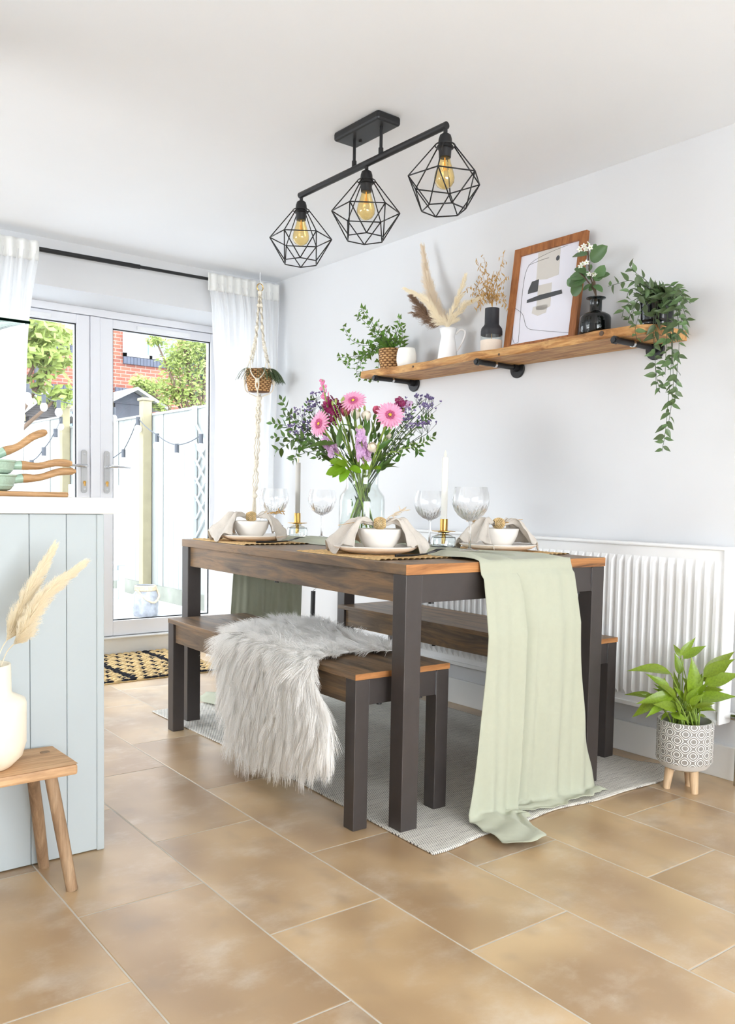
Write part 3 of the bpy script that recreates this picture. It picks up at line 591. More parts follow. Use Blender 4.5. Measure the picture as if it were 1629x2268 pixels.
def shed(label, x0, x1, y0, y1, ez, rz, wm, rm):
    s = thing('garden_shed', label, 'shed', ((x0+x1)/2, y0, -0.15), group='garden sheds'); xm = (x0+x1)/2
    MB().box(x0+.1, y0+.1, -0.15, x1-.1, y1, ez).build('shed_wall', wm, s, smooth=False)
    b = MB(); k = 9
    for i in range(k):
        za, zb_ = ez+(rz-ez)*i/k, ez+(rz-ez)*(i+0.93)/k; wa, wb = (x1-x0)/2*(1-i/k), (x1-x0)/2*(1-(i+0.93)/k)
        b.add([(xm-wa, y0+.08, za), (xm+wa, y0+.08, za), (xm+wb, y0+.08, zb_), (xm-wb, y0+.08, zb_), (xm-wa, y0+.11, za), (xm+wa, y0+.11, za), (xm+wb, y0+.11, zb_), (xm-wb, y0+.11, zb_)], [(0, 1, 2, 3), (4, 7, 6, 5), (0, 4, 5, 1), (3, 2, 6, 7), (0, 3, 7, 4), (1, 5, 6, 2)])
    b.build('gable_boards', wm, s, smooth=False)
    for sg in (-1, 1):
        xe = xm+sg*((x1-x0)/2+0.12); ze = ez-0.06; t = 0.05
        MB().add([(xm, y0-.1, rz+.02), (xe, y0-.1, ze), (xe, y1, ze), (xm, y1, rz+.02), (xm, y0-.1, rz+.02+t), (xe, y0-.1, ze+t), (xe, y1, ze+t), (xm, y1, rz+.02+t)], [(0, 1, 2, 3), (7, 6, 5, 4), (0, 4, 5, 1), (1, 5, 6, 2), (3, 2, 6, 7)]).build('roof_slope', rm, s, smooth=False)
    MB().box(x0-.12, y0-.13, ez-.1, x0-.02, y0-.1, ez).build('fascia', 'post_wood', s, smooth=False)
shed('brown boarded garden shed with pale felt roof behind the fence', 4.12, 4.80, 13.9, 15.8, 2.14, 2.46, 'shed_wood', 'roof_felt')
shed('dark gabled garden shed with white sides behind the fence post', 5.15, 5.92, 13.0, 15.0, 2.36, 2.55, 'roof_dark', 'roof_felt')
def tree(label, base, blobs, n, leaf, m, group='trees beyond the fence'):
    t = thing('garden_tree', label, 'tree', base, group=group)
    top = Vector(blobs[0][0]); br = MB(); br.tube([base, Vector(base).lerp(top, 0.6), top], [0.09, 0.06, 0.03], 8)
    for c, r in blobs: br.tube([Vector(base).lerp(top, 0.55), Vector(c)], [0.04, 0.012], 6)
    br.build('trunk', 'stem_brown', t)
    b = MB(); tot = sum(r for _, r in blobs)
    for c, r in blobs:
        k = int(n*r/tot); q = rng.normal(size=(k, 3)); q /= np.linalg.norm(q, axis=1)[:, None]; q *= (rng.random(k)**0.45)[:, None]*r; q[:, 2] *= 0.85
        for i in range(k):
            p_ = Vector(c)+Vector(q[i]); d = Vector(rng.normal(size=3)); d.z = -abs(d.z)*0.8; d.normalize(); e = d.orthogonal().normalized()*leaf*0.26; d *= leaf
            b.add([p_, p_+d*0.5+e, p_+d, p_+d*0.5-e], [(0, 1, 2, 3)])
    o = b.build('foliage', m, t, sharp=0); o['kind'] = 'stuff'
tree('broad leaved tree with large pale leaves before the house', (2.75, 11.0, -0.15), [(onY(20, 760, 11), 0.5), (onY(105, 740, 11), 0.33), (onY(70, 770, 11), 0.4), (onY(120, 800, 11), 0.30), (onY(60, 720, 11), 0.4), (onY(140, 870, 11), 0.16), (onY(150, 740, 11.3), 0.2), (onY(80, 850, 11), 0.22)], 1150, 0.145, 'leaf_outdoor')
tree('weeping birch with small yellow green leaves before the brick house', (7.0, 13.0, -0.15), [(onY(410, 765, 13), 0.36), (onY(385, 800, 13), 0.26), (onY(440, 800, 13), 0.55), (onY(330, 855, 13), 0.17), (onY(375, 860, 13.2), 0.32), (onY(420, 870, 13), 0.42), (onY(345, 752, 13), 0.14), (onY(308, 842, 13), 0.13), (onY(460, 750, 13), 0.4), (onY(355, 895, 13), 0.16)], 4200, 0.080, 'leaf_outdoor')
tree('dark green conifer standing behind the birch', (8.2, 14.5, -0.15), [(onY(450, 800, 14.5), 0.5), (onY(470, 850, 14.5), 0.6), (onY(455, 760, 14.5), 0.35)], 2200, 0.10, 'leaf_conifer')
# ================================================================== table and benches
TX, TY, TR = 1.552, 1.8047, -0.0386
def T(u, v, z=0.76): return Vector((TX+u*math.cos(TR)-v*math.sin(TR), TY+u*math.sin(TR)+v*math.cos(TR), z))
def furniture(t, W_, Ln, H, th, lw, ld, ap, kind):
    # local frame: x across, y along, origin at the near left corner
    bx = lambda *q: MB().box(*q)
    bx(0, 0, H-th, W_, Ln, H).build('top_board', 'table_wood', t, smooth=False, bevel=0.0015, local=True)
    bx(-0.0006, -0.0008, H-th+.0006, W_+.0006, 0, H-.0006).build('lit_end_edge', 'table_wood_lit', t, smooth=False, local=True)  # strip on the near end, its brightness from the light put into the colour
    for x in (0.001, W_-0.001-lw):
        for y in (0.001, Ln-0.001-lw):
            bx(x, y, 0.0, x+lw, y+lw, H-th).build('leg', 'bronze_metal', t, smooth=False, bevel=0.002, local=True)
    for y in (0.006, Ln-0.031): bx(lw, y, H-th-ap, W_-lw, y+0.025, H-th).build('end_rail', 'bronze_metal', t, smooth=False, bevel=0.001, local=True)
    for x in (0.012, W_-0.034): bx(x, lw, H-th-ap, x+0.022, Ln-lw, H-th).build('side_apron', 'table_wood', t, smooth=False, bevel=0.001, local=True)
    for x in (lw, W_-lw): bx(x-0.002, 0.003, H-th-ap, x+0.002, 0.006, H-th-0.003).build('weld_seam', 'weld', t, smooth=False, local=True)
    for x, y in ((lw+0.05, 0.02), (W_-lw-0.05, 0.02), (0.023, Ln*0.5), (W_-0.023, Ln*0.5)):
        MB().tube([(x, y, H-th-ap), (x, y, H-th-ap-0.006)], 0.008, 8).build('bolt', 'black_metal', t, local=True)
tb = thing('dining_table', 'long dining table with brown oak top and dark metal legs', 'table', (TX, TY, 0.0), TR)
furniture(tb, 0.841, 1.4993, 0.76, 0.030, 0.0584, 0.0365, 0.080, 'table')
BX, BY, BR = 1.454, 1.8976, -0.0345
bn = thing('dining_bench', 'oak topped metal bench with a white sheepskin draped over it', 'bench', (BX, BY, 0.0), BR, group='dining benches')
furniture(bn, 0.3484, 1.2989, 0.4493, 0.0181, 0.0484, 0.0311, 0.075, 'bench')
bn2 = thing('dining_bench', 'oak topped metal bench along the radiator side of the table', 'bench', (2.3310, 1.9249, 0.004), -0.0215, group='dining benches')
furniture(bn2, 0.3484, 1.2989, 0.4453, 0.0181, 0.0484, 0.0311, 0.075, 'bench')
# rug
def rugf(s, t):
    x = 1.540+1.15*s; y = 1.66+1.84*t
    x += 0.012*math.sin(3.1*y)*(1-s)+0.035*t*(1-s); y += 0.012*math.sin(7*x)+0.006*math.sin(19*x)*(1-t)
    e = max(0, s-0.78)/0.22*max(0, 1-t*6)
    z = 0.0035+0.010*e*abs(math.sin(16*x))+0.012*max(0, 1-(abs(s-1)/0.05))*max(0, 1-abs(t-0.03)/0.06)
    return (x, y, z)
rug = MB().grid(rugf, 90, 110).build('area_rug', 'rug_weave', None, sharp=0, solid=0.004, org=(2.1, 2.5, 0.0))
tag(rug, 'flat woven grey and white rug under the dining table', 'rug')
# table runner: over the far end, along the top, over the near end and down to the floor
def runner_local(s, t):
    # s across 0..1, t along: 0 far floor -> 1 near floor pool
    wob = 0.012*math.sin(2*PI*s*1.5+3)
    if t < 0.30:                                   # far drop
        k = t/0.30; z = 0.01+0.755*k; sp = 1-k
        u = 0.255+(0.345+0.03*sp)*s-0.03*sp
        v = 1.512+0.022*sp*math.sin(2*PI*4*s+0.6)+0.02*sp+0.010*math.sin(2*PI*9*s)*sp
        if z < 0.08: v += (0.08-z)*2.4*(1+0.4*math.sin(11*s)); u -= (0.08-z)*0.5; z = 0.012+0.03*abs(math.sin(9*s+2*k))*(1-k)
        return (u, v, z)
    if t < 0.62:                                   # on the table
        k = (t-0.30)/0.32; v = 1.505-1.510*k
        lo = 0.255+0.013*k+0.045*math.sin(PI*k); hi = 0.60+0.062*k+0.03*math.sin(PI*k)-0.10*math.exp(-((v-0.37)/0.13)**2)
        u = lo+(hi-lo)*s
        d = (s-0.12-0.10*math.sin(4*k)); d2 = s-0.45+0.25*(k-0.5); d3 = s-0.86+0.06*math.sin(5*k)
        hp = min(1, 12*k, 12*(1-k)+0.35); z = 0.7625+0.020*math.exp(-((d)/0.06)**2)*hp+0.013*math.exp(-(d2/0.05)**2)*(0.3+0.7*k)*hp+0.010*math.exp(-(d3/0.05)**2)*hp
        if k < 0.04: z -= 0.004
        if u > 0.545 and 0.12 < v < 0.64: z = max(z, 0.7690)
        return (u, v, z)
    k = (t-0.62)/0.38                              # near drop and pool
    L_ = 0.845-0.070*min(1, max(0, (s-0.25)/0.5)); dist = L_*k; z = 0.757-dist
    fl = max(0.0, k-0.30)/0.70; fo_ = min(1, k*5+0.35)
    lo = 0.268-0.030*k-0.062*fl**1.6; hi = 0.662+0.010*k+0.108*fl**2.2; uf = lo+(hi-lo)*(0.335-0.05*k)
    ov = 0.026*fo_+0.014*k
    if s < 0.34: f = s/0.34; u = lo+(uf+ov-lo)*f; lay = 0.0
    elif s < 0.42: f = (s-0.34)/0.08; u = uf+ov-2*ov*f; lay = f
    else: f = (s-0.42)/0.58; u = uf-ov+(hi-uf+ov)*f; lay = 1.0-0.9*min(1, max(0, f-0.12)/0.25)
    pl = 0.010*math.sin(2*PI*(u/0.135)+0.6+0.8*k)*min(1, 0.25+k)+0.005*math.sin(2*PI*(u/0.058)+2+1.5*k)*(0.3+k)+0.006*math.sin(9*u+7*k)*k
    v = -0.016-0.004*fo_-pl*(0.75 if s < 0.34 or s > 0.42 else 0.3)+0.058*lay*min(1, k*4)-0.040*min(1, k*4)-0.006*k
    if k < 0.04: v = -0.005-0.011*(k/0.04); z = min(0.7635, z+0.0065*(1-k/0.04))
    if z < 0.028:
        o_ = 0.028-z; v -= o_*(0.75+0.35*math.sin(9*s+1)+0.9*math.exp(-((s-0.10)/0.12)**2)); u += o_*0.15*math.sin(7*s); z = 0.010+0.010*abs(math.sin(10*s+3*o_*20))+0.016*math.exp(-((s-0.12)/0.08)**2)
    return (u, v, z)
def rf(a, t):
    u, v, z = runner_local(a, t); return T(u, v, z)
rn = MB().grid(rf, 120, 200).build('table_runner', 'linen_green', None, sharp=0, solid=0.0016, org=(1.95, 2.5, 0.76))
tag(rn, 'sage green linen runner along the table falling to the floor', 'table runner')
# ---- sheepskin over the near bench
def Bp(u, v, z): return Vector((BX+u*math.cos(BR)-v*math.sin(BR), BY+u*math.sin(BR)+v*math.cos(BR), z))
fu = thing('sheepskin_throw', 'fluffy white sheepskin hanging over the front of the near bench', 'sheepskin', Bp(0.0, 0.45, 0.45))
def fur_surf(s, t):
    # s 0..1 along bench (right to left), t 0 back of seat .. 1 hanging hem
    if t < 0.50:
        k = t/0.5; va = 0.30-0.10*k-0.10*math.exp(-((k-0.15)/0.2)**2); vb = 0.98-0.24*k; u = 0.335*(1-k)-0.008*k; z = 0.462
    else:
        k = (t-0.5)/0.5; va = 0.20-0.14*min(1, k*1.7)+0.03*max(0, k-0.7); vb = 0.74-0.07*k
        v = va+(vb-va)*s; hem = 0.115+0.10*max(0.0, 1-s)**1.5; a = k*PI/2
        if k < 0.12: return Bp(-0.008-0.022*math.sin(k/0.12*PI/2), v, 0.462-0.022*(1-math.cos(k/0.12*PI/2)))
        z = 0.44-(0.44-hem)*(k-0.12)/0.88; return Bp(-0.030-0.012*math.sin(PI*k)-0.008*math.sin(9*v), v, z)
    return Bp(u, va+(vb-va)*s, z+0.006*math.sin(12*(va+(vb-va)*s)))
hide = MB().grid(fur_surf, 40, 40).build('hide', 'fur_hide', fu, sharp=0, solid=0.006)
NF = 60000; S = rng.random(NF); Tt = rng.random(NF); P = np.zeros((NF, 6, 3))
def farr(s, t): return np.array([fur_surf(float(a), float(b)) for a, b in zip(s, t)])
NG = 2600; GS = rng.random(NG); GT = rng.random(NG); GR = rng.normal(size=(NG, 3)); GL = 0.7+0.6*rng.random(NG); gi = rng.integers(0, NG, NF); S = np.clip(GS[gi]+rng.normal(0, 0.009, NF), 0, 1); Tt = np.clip(GT[gi]+rng.normal(0, 0.009, NF), 0, 1)
p0 = farr(S, Tt); pu = farr(np.clip(S+0.01, 0, 1.01), Tt); pv = farr(S, np.clip(Tt+0.01, 0, 1.01))
nrm = np.cross(pu-p0, pv-p0); nrm /= np.linalg.norm(nrm, axis=1)[:, None]+1e-9
sg = np.sign(nrm[:, 2]*(Tt < 0.5)-nrm[:, 0]*(Tt >= 0.5)); sg[sg == 0] = 1; nrm *= sg[:, None]
flow = pv-p0; flow /= np.linalg.norm(flow, axis=1)[:, None]+1e-9
side = np.cross(nrm, flow)
cl = np.stack([np.sin(S*55+Tt*13)+np.sin(S*23-Tt*31), np.sin(S*37+Tt*47+2), np.cos(S*41-Tt*29)], 1)   # clumping
edge = (S-0.5)*2; edge = np.sign(edge)*np.maximum(0, np.abs(edge)-0.86)/0.14
tip = nrm*0.38+flow*(0.5+0.5*(Tt >= 0.5))[:, None]+side*(0.16*cl[:, :1]+0.12*rng.normal(size=(NF, 1))-0.0*edge[:, None])+GR[gi]*0.20+rng.normal(size=(NF, 3))*0.05
tip += (pu-p0)/(np.linalg.norm(pu-p0, axis=1)[:, None]+1e-9)*(edge*0.9)[:, None]
back = np.maximum(0, 0.12-Tt)/0.12; tip -= flow*back[:, None]*1.3
tip /= np.linalg.norm(tip, axis=1)[:, None]; Lh = 0.058*GL[gi]*(0.85+0.3*rng.random(NF))
pg_ = farr(GS, GT)[gi]; tipg = (pg_-p0)*0.75
for k in range(6):
    f = k/5.0; P[:, k] = p0+tip*(Lh*f)[:, None]+np.array([0, 0, -1.0])*(Lh*0.38*f*f)[:, None]*(1.0-0.3*(Tt < 0.5))[:, None]+flow*(Lh*0.25*f*f)[:, None]+tipg*f*f
fo = strands('fur', P, 0.0009, 'fur_white', fu, 0.12); fo['kind'] = 'stuff'
# ================================================================== table settings
def placemat(label, u0_, u1_, v0_, v1_):
    t = thing('placemat', label, 'placemat', T((u0_+u1_)/2, (v0_+v1_)/2, 0.76), TR, group='braided jute placemats')
    w_, l_ = (u1_-u0_)/2, (v1_-v0_)/2; n = 13
    for i in range(n):
        xa = -w_+2*w_*i/n; r = w_/n
        b = MB(); b.grid(lambda a, c: (xa+r+r*math.cos(PI*(1-a))*1.05, -l_+2*l_*c, 0.0008+0.0048*math.sin(PI*a)*(0.72+0.28*abs(math.sin(c*l_*2*PI/0.030+(0.9 if i % 2 else 0)+a*2.0)))), 6, 90)
        b.build('braid', 'jute', t, sharp=0, local=True)
placemat('jute placemat at the far corner under the bowl nearest the curtain', 0.020, 0.300, 0.985, 1.440)
placemat('jute placemat near the table corner under the bowl before the flower vase', 0.020, 0.300, 0.150, 0.615)
placemat('jute placemat on the radiator side half hidden by the green runner', 0.560, 0.838, 0.150, 0.615)
BOWL = [(0.001, 0.000), (0.036, 0.0), (0.040, 0.004), (0.056, 0.022), (0.067, 0.045), (0.0725, 0.068), (0.0715, 0.070), (0.069, 0.068), (0.063, 0.044), (0.052, 0.022), (0.036, 0.008), (0.001, 0.006)]
PLATE = [(0.001, 0.0), (0.085, 0.0), (0.090, 0.003), (0.118, 0.010), (0.1365, 0.021), (0.1375, 0.0235), (0.135, 0.024), (0.116, 0.0145), (0.090, 0.0075), (0.001, 0.006)]
def setting(u, v, z, words, ba, lobes, tagged=False, du=0.0, dv=0.0):
    c = T(u, v, z)
    pl = thing('dinner_plate', 'cream stoneware dinner plate '+words, 'plate', c, group='cream stoneware plates')
    MB().lathe(PLATE, 56, c).build('plate_body', 'stoneware', pl, sharp=0)
    MB().lathe([(0.0925, 0.0032), (0.1185, 0.0098), (0.1372, 0.0208), (0.1378, 0.0205), (0.119, 0.0088), (0.093, 0.0022)], 56, c).build('bare_clay_underside', 'stoneware_rim', pl, sharp=0)
    c2 = c+Vector((du, dv, 0.0068)); bo = thing('soup_bowl', 'cream stoneware bowl '+words, 'bowl', c2, group='cream stoneware bowls')
    MB().lathe(BOWL, 48, c2).build('bowl_body', 'stoneware', bo, sharp=0)
    MB().lathe([(0.0722, 0.0675), (0.0728, 0.069), (0.0712, 0.0712), (0.0695, 0.069)], 48, c2, True).build('glazed_rim', 'stoneware', bo, sharp=0)
    na = thing('napkin', 'beige linen napkin in woven ring '+words, 'napkin', c2+Vector((0, 0, 0.075)), group='linen napkins')
    ctr = c2+Vector((0, 0, 0.080))
    b = MB()
    for (ang, reach, spread, ph, drop) in lobes:
        def f(a, r, ang=ang, reach=reach, spread=spread, ph=ph, drop=drop):
            th = ang+(a-0.5)*spread*(0.30+0.75*r); R_ = 0.010+reach*r*(0.93+0.12*math.cos(5*(a-0.5)+ph)+0.05*math.sin(17*a+ph))
            zz = 0.016*math.sin(PI*min(1, r*1.6))-drop*max(0, r-0.50)**1.25*1.9
            zz += 0.021*math.sin(2*PI*2.3*a+ph)*r**0.7+0.007*math.sin(2*PI*5.3*a+2*ph+3*r)*r+0.003*math.sin(31*a+19*r)
            q = ctr+Vector((R_*math.cos(th), R_*math.sin(th), zz)); rr = math.hypot(q.x-c2.x, q.y-c2.y)
            lim = c2.z+0.074 if rr < 0.077 else c.z+0.027 if rr < 0.139 else 0.764
            if q.z < lim: q.z = lim+0.001*math.sin(30*a)
            return q
        b.grid(f, 34, 22)
    b.build('linen_cloth', 'linen_beige', na, sharp=0, solid=0.0016)
    rg = MB(); ax = Vector((math.cos(ba), math.sin(ba), 0)); px_ = Vector((-ax.y, ax.x, 0))
    for i in range(9):
        for j in range(14):
            th = 2*PI*(j+0.5*(i % 2))/14; rr = 0.0185*math.sqrt(max(0.05, 1-((i-4)/5.2)**2)); q = ctr+ax*((i-4)*0.0042)+(px_*math.cos(th)+Vector((0, 0, 1))*math.sin(th))*rr+Vector((0, 0, 0.008))
            rg.ball(q, 0.0042, 6, (1.0, 0.7, 0.7))
    rg.build('napkin_ring', 'jute_pale', na, sharp=0)
    if tagged:
        q = T(u+0.085, v-0.065, z+0.052); fr_ = Matrix.Translation(q) @ Matrix.Rotation(-0.75, 4, 'Z') @ Matrix.Rotation(1.1, 4, 'X')
        MB().prism([(-.008, -.011), (.008, -.011), (.008, .011), (-.008, .011)], 0, 0.0008, fr_).build('care_label', 'tag_black', na, smooth=False)
        for k in range(3): MB().prism([(-.0055, -.008+k*.006), (.0055, -.008+k*.006), (.0055, -.0055+k*.006), (-.0055, -.0055+k*.006)], 0.0008, 0.0011, fr_).build('label_stripe', 'tag_white', na, smooth=False)
    return c2, ctr
ax_r = -YAW  # direction of the camera's right in plan
c1_, n1_ = setting(0.178, 1.205, 0.766, 'at the far end nearest the garden doors', ax_r, [(ax_r+PI+0.05, 0.150, 2.0, 0.4, 0.095), (ax_r+0.05, 0.136, 1.8, 1.9, 0.085)], True, -0.010, 0.006)
c2_, n2_ = setting(0.178, 0.385, 0.766, 'at the near corner before the flower vase', ax_r, [(ax_r+PI-0.12, 0.165, 2.1, 1.1, 0.10), (ax_r+0.12, 0.140, 1.8, 0.2, 0.10)], False, 0.012, -0.004)
c3_, n3_ = setting(0.700, 0.360, 0.766, 'on the radiator side behind the wine glass', ax_r+0.3, [(ax_r+PI+0.3, 0.140, 2.0, 2.2, 0.09), (ax_r+0.35, 0.130, 1.8, 0.9, 0.10)])
def sprig(label, base, tip, n, m='oat', spread=0.02):
    t = thing('dried_sprig', label, 'dried grass', base, group='dried sprigs on the napkins'); b = Vector(base); e = Vector(tip); mid = b.lerp(e, 0.5)+Vector((0, 0, 0.008)); path = spline([b, mid, e], 14)
    MB().tube(path, 0.0008, 5).build('stalk', m, t); s = MB()
    for i in range(n):
        q = path[int((0.35+0.65*i/n)*14)]; d = (e-b).normalized()+Vector(rng.normal(size=3))*0.55; d.normalize(); s.tube([q, q+d*0.006, q+d*0.012, q+d*0.020], [0.0005, 0.0022, 0.0020, 0.0004], 5)
    s.build('oat_husks', m, t, sharp=0)
sprig('oat sprig poking from the napkin at the far end', n1_, n1_+rgt*0.135+Vector((0, 0, 0.028)), 22)
sprig('pale feathery grass sprig in the napkin before the vase', n2_+Vector((0, 0, .006)), n2_+rgt*0.085+Vector((0, 0, 0.052)), 16, 'plume_beige')
sprig('short stalk end sticking out of the napkin before the vase', n2_+Vector((0, 0, .006)), n2_-rgt*0.135+Vector((0, 0, 0.002)), 1)
sprig('oat sprig reaching out beside the right wine glass stem', n3_, n3_-rgt*0.115+Vector((0, 0, 0.016)), 20)
sprig('thin dry stalk rising from the napkin on the radiator side', n3_, n3_+rgt*0.085+Vector((0, 0, 0.022)), 1)
def cutlery(label, base, d, kind):
    t = thing('fork', label, 'fork', base, group='black forks'); d = Vector(d).normalized(); sd = Vector((-d.y, d.x, 0)); b = Vector(base); z = Vector((0, 0, 1))
    MB().tube([b-d*0.10+z*0.004, b-d*0.03+z*0.003, b+d*0.035+z*0.006], [0.0042, 0.0032, 0.0024], 8).build('handle', 'steel_dark', t)
    h = MB(); h.prism([(-.003, 0), (.003, 0), (.0115, .018), (.0115, .032), (-.0115, .032), (-.0115, .018)], -0.0008, 0.0008, Matrix.Translation(b+d*0.033+z*0.0065) @ Matrix(((sd.x, d.x, 0, 0), (sd.y, d.y, 0, 0), (0, 0.22, 1, 0), (0, 0, 0, 1)))).build('neck', 'steel_dark', t, smooth=False)
    for k in range(4):
        o_ = sd*((k-1.5)*0.0062); MB().tube([b+d*0.063+o_+z*0.0130, b+d*0.085+o_+z*0.019, b+d*0.108+o_*0.9+z*0.020], [0.0014, 0.0013, 0.0007], 6).build('tine', 'steel_dark', t)
cutlery('black fork lying by the far plate nearest the curtain', T(0.185, 1.012, 0.7665), (0.86, -0.05, 0), 0)
cutlery('black fork lying by the near plate at the table corner', T(0.205, 0.195, 0.7665), (0.90, 0.05, 0), 0)
# ---- wine glasses
GP_O = [(0.001, 0.0), (0.034, 0.0), (0.035, 0.0015), (0.020, 0.0035), (0.008, 0.006), (0.0042, 0.012), (0.0038, 0.060), (0.0040, 0.092), (0.008, 0.099)]
def wineglass(label, u, v, z):
    c = T(u, v, z); t = thing('wine_glass', label, 'wine glass', c, group='cut crystal balloon glasses')
    MB().lathe(GP_O, 32, c).build('foot_and_stem', 'clear_glass', t, sharp=0)
    n = 96; vs = []; R_ = []
    outer = [(0.008, 0.099), (0.026, 0.106), (0.043, 0.119), (0.055, 0.136), (0.0615, 0.155), (0.0625, 0.170), (0.060, 0.188), (0.0565, 0.203), (0.054, 0.212)]
    inner = [(0.0532, 0.212), (0.0555, 0.203), (0.059, 0.188), (0.0612, 0.170), (0.0600, 0.155), (0.0535, 0.136), (0.041, 0.120), (0.024, 0.108), (0.001, 0.1025)]
    for i, (r, zz) in enumerate(outer+inner):
        cut = i < 5
        for j in range(n):
            rr = r-(0.0017*(1-math.cos(2*PI*j/4.0))*(1 if zz < 0.148 else 0.4) if cut and i > 0 else 0)
            a = 2*PI*(j+ (0.35*(zz-0.1)/0.05*4 if cut else 0))/n; vs.append((c.x+rr*math.cos(a), c.y+rr*math.sin(a), c.z+zz))
    k = len(outer+inner)
    b = MB(); b.add(vs, [(i*n+j, i*n+(j+1) % n, (i+1)*n+(j+1) % n, (i+1)*n+j) for i in range(k-1) for j in range(n)]); b.build('cut_bowl', 'clear_glass', t, sharp=25)
wineglass('balloon wine glass standing farthest back near the curtain', 0.400, 1.435, 0.7655)
wineglass('balloon wine glass between the far candle and the vase', 0.612, 1.380, 0.7655)
wineglass('balloon wine glass partly hidden by the white candle', 0.700, 0.740, 0.7625)
wineglass('balloon wine glass standing on the runner fold at front', 0.495, 0.285, 0.7725)
# ---- candle holders
def candle(label, lab2, u, v, wax):
    c = T(u, v, 0.767); t = thing('candle_holder', label, 'candle holder', c, group='brass and glass candle holders')
    MB().lathe([(0.001, 0), (0.044, 0), (0.046, 0.003), (0.046, 0.030), (0.043, 0.040), (0.030, 0.046), (0.016, 0.050), (0.016, 0.054), (0.0135, 0.054), (0.0135, 0.048), (0.028, 0.043), (0.040, 0.037), (0.0435, 0.029), (0.0435, 0.006), (0.001, 0.005)], 40, c).build('glass_base', 'tint_glass', t, sharp=30)
    MB().lathe([(0.001, 0.014), (0.0075, 0.014), (0.0075, 0.054), (0.0195, 0.0545), (0.022, 0.057), (0.0435, 0.0595), (0.0435, 0.0612), (0.020, 0.0612), (0.0142, 0.063), (0.0142, 0.104), (0.0128, 0.104), (0.0128, 0.066), (0.001, 0.066)], 36, c).build('brass_cup', 'brass', t, sharp=30)
    q = c+Vector((0, 0, 0.066)); k = thing('taper_candle', lab2, 'candle', q, group='taper candles')
    MB().lathe([(0.001, 0), (0.0115, 0), (0.0115, 0.258), (0.0105, 0.262), (0.001, 0.2625)], 24, q).build('wax_stick', wax, k, sharp=30)
    MB().lathe([(0.001, 0.262), (0.0035, 0.265), (0.0046, 0.272), (0.003, 0.281), (0.0003, 0.289)], 14, q).build('flame_tip', 'flame_tip', k, sharp=0)
candle('brass and clear glass candle holder in front of the middle wine glass', 'white taper candle with a flame tip nearer the radiator', 0.600, 0.540, 'candle_wax')
candle('brass and clear glass candle holder at the far end of the table', 'grey taper candle with a flame tip nearer the curtain', 0.535, 1.462, 'candle_wax_grey')
# black candle on the floor in the corner
kc = onX(692, 1372, 2.63); fc = thing('candlestick', 'black candlestick on the floor in the corner behind the benches', 'candlestick', (kc.x, kc.y, 0.0))
MB().lathe([(0.001, 0), (0.055, 0), (0.055, 0.012), (0.012, 0.03), (0.010, 0.20), (0.018, 0.215), (0.018, 0.25), (0.0135, 0.25), (0.0135, 0.22), (0.001, 0.22)], 24, (kc.x, kc.y, 0)).build('stick', 'black_metal', fc)
bc = thing('black_candle', 'black taper candle seen between the bench and the table apron', 'candle', (kc.x, kc.y, 0.22))
MB().tube([(kc.x, kc.y, 0.22), (kc.x+0.004, kc.y, 0.442)], 0.0125, 18).build('wax_stick', 'black_wax', bc); MB().tube([(kc.x+.004, kc.y, 0.442), (kc.x+0.008, kc.y, 0.449), (kc.x+0.016, kc.y-.01, 0.455)], 0.0011, 6).build('wick', 'tag_black', bc)
# ---- glass vase and bouquet
VC = T(0.405, 0.785, 0.7655)
vs_ = thing('flower_vase', 'clear glass jar vase holding the bouquet on the table', 'vase', VC)
VO = [(0.001, 0), (0.078, 0), (0.084, 0.005), (0.086, 0.02), (0.086, 0.165), (0.083, 0.185), (0.068, 0.205), (0.061, 0.217), (0.060, 0.232), (0.0615, 0.262), (0.0645, 0.280)]
VI = [(0.0625, 0.280), (0.0595, 0.262), (0.058, 0.232), (0.059, 0.216), (0.066, 0.202), (0.0808, 0.183), (0.0838, 0.163), (0.0838, 0.02), (0.081, 0.010), (0.001, 0.008)]
MB().lathe(VO+VI, 56, VC).build('glass_jar', 'vase_glass', vs_, sharp=0)
MB().lathe([(0.001, 0.0095), (0.079, 0.0095), (0.0828, 0.02), (0.0828, 0.085), (0.001, 0.085)], 48, VC).build('water', 'water', vs_, sharp=30)
bq = thing('flower_bouquet', 'bouquet of pink gerberas stocks and greenery in the glass vase', 'bouquet', VC+Vector((0, 0, 0.012)))
VD = (VC-EYE).dot(fwd)
neck = VC+Vector((0, 0, 0.235))
def stem(tipp, r=0.0028, m='stem_green', bend=0.02):
    d = Vector(tipp)-neck; a = math.atan2(d.y, d.x); h = math.hypot(d.x, d.y); foot = VC+Vector((-math.cos(a)*min(0.068, h*0.5+0.02), -math.sin(a)*min(0.068, h*0.5+0.02), 0.014))
    nk = neck+Vector((d.x, d.y, 0))*0.10/max(h, 0.05)*min(h, 0.35)+Vector(rng.normal(size=3)*0.008)
    path = spline([foot, foot.lerp(nk, 0.5)+Vector(rng.normal(size=3)*0.006), nk, nk.lerp(Vector(tipp), 0.55)+Vector((0, 0, bend)), tipp], 18)
    MB().tube(path, [r*1.1]*12+[r]*7, 6).build('stem', m, bq); return path
LB = [leaf_mesh('bouquet_leaf', 'leaf_bouquet', 0.36, 0.12, 0.10), leaf_mesh('bouquet_leaf', 'leaf_bouquet', 0.42, 0.3, 0.15)]
LBR = leaf_mesh('broad_leaf', 'leaf_bright', 0.62, 0.45, 0.12, 8, 'round'); LLG = leaf_mesh('long_leaf', 'leaf_bouquet', 0.26, 0.35, 0.15, 9)
def G(px, py, dd=0.0): return atD(px, py, VD+dd)
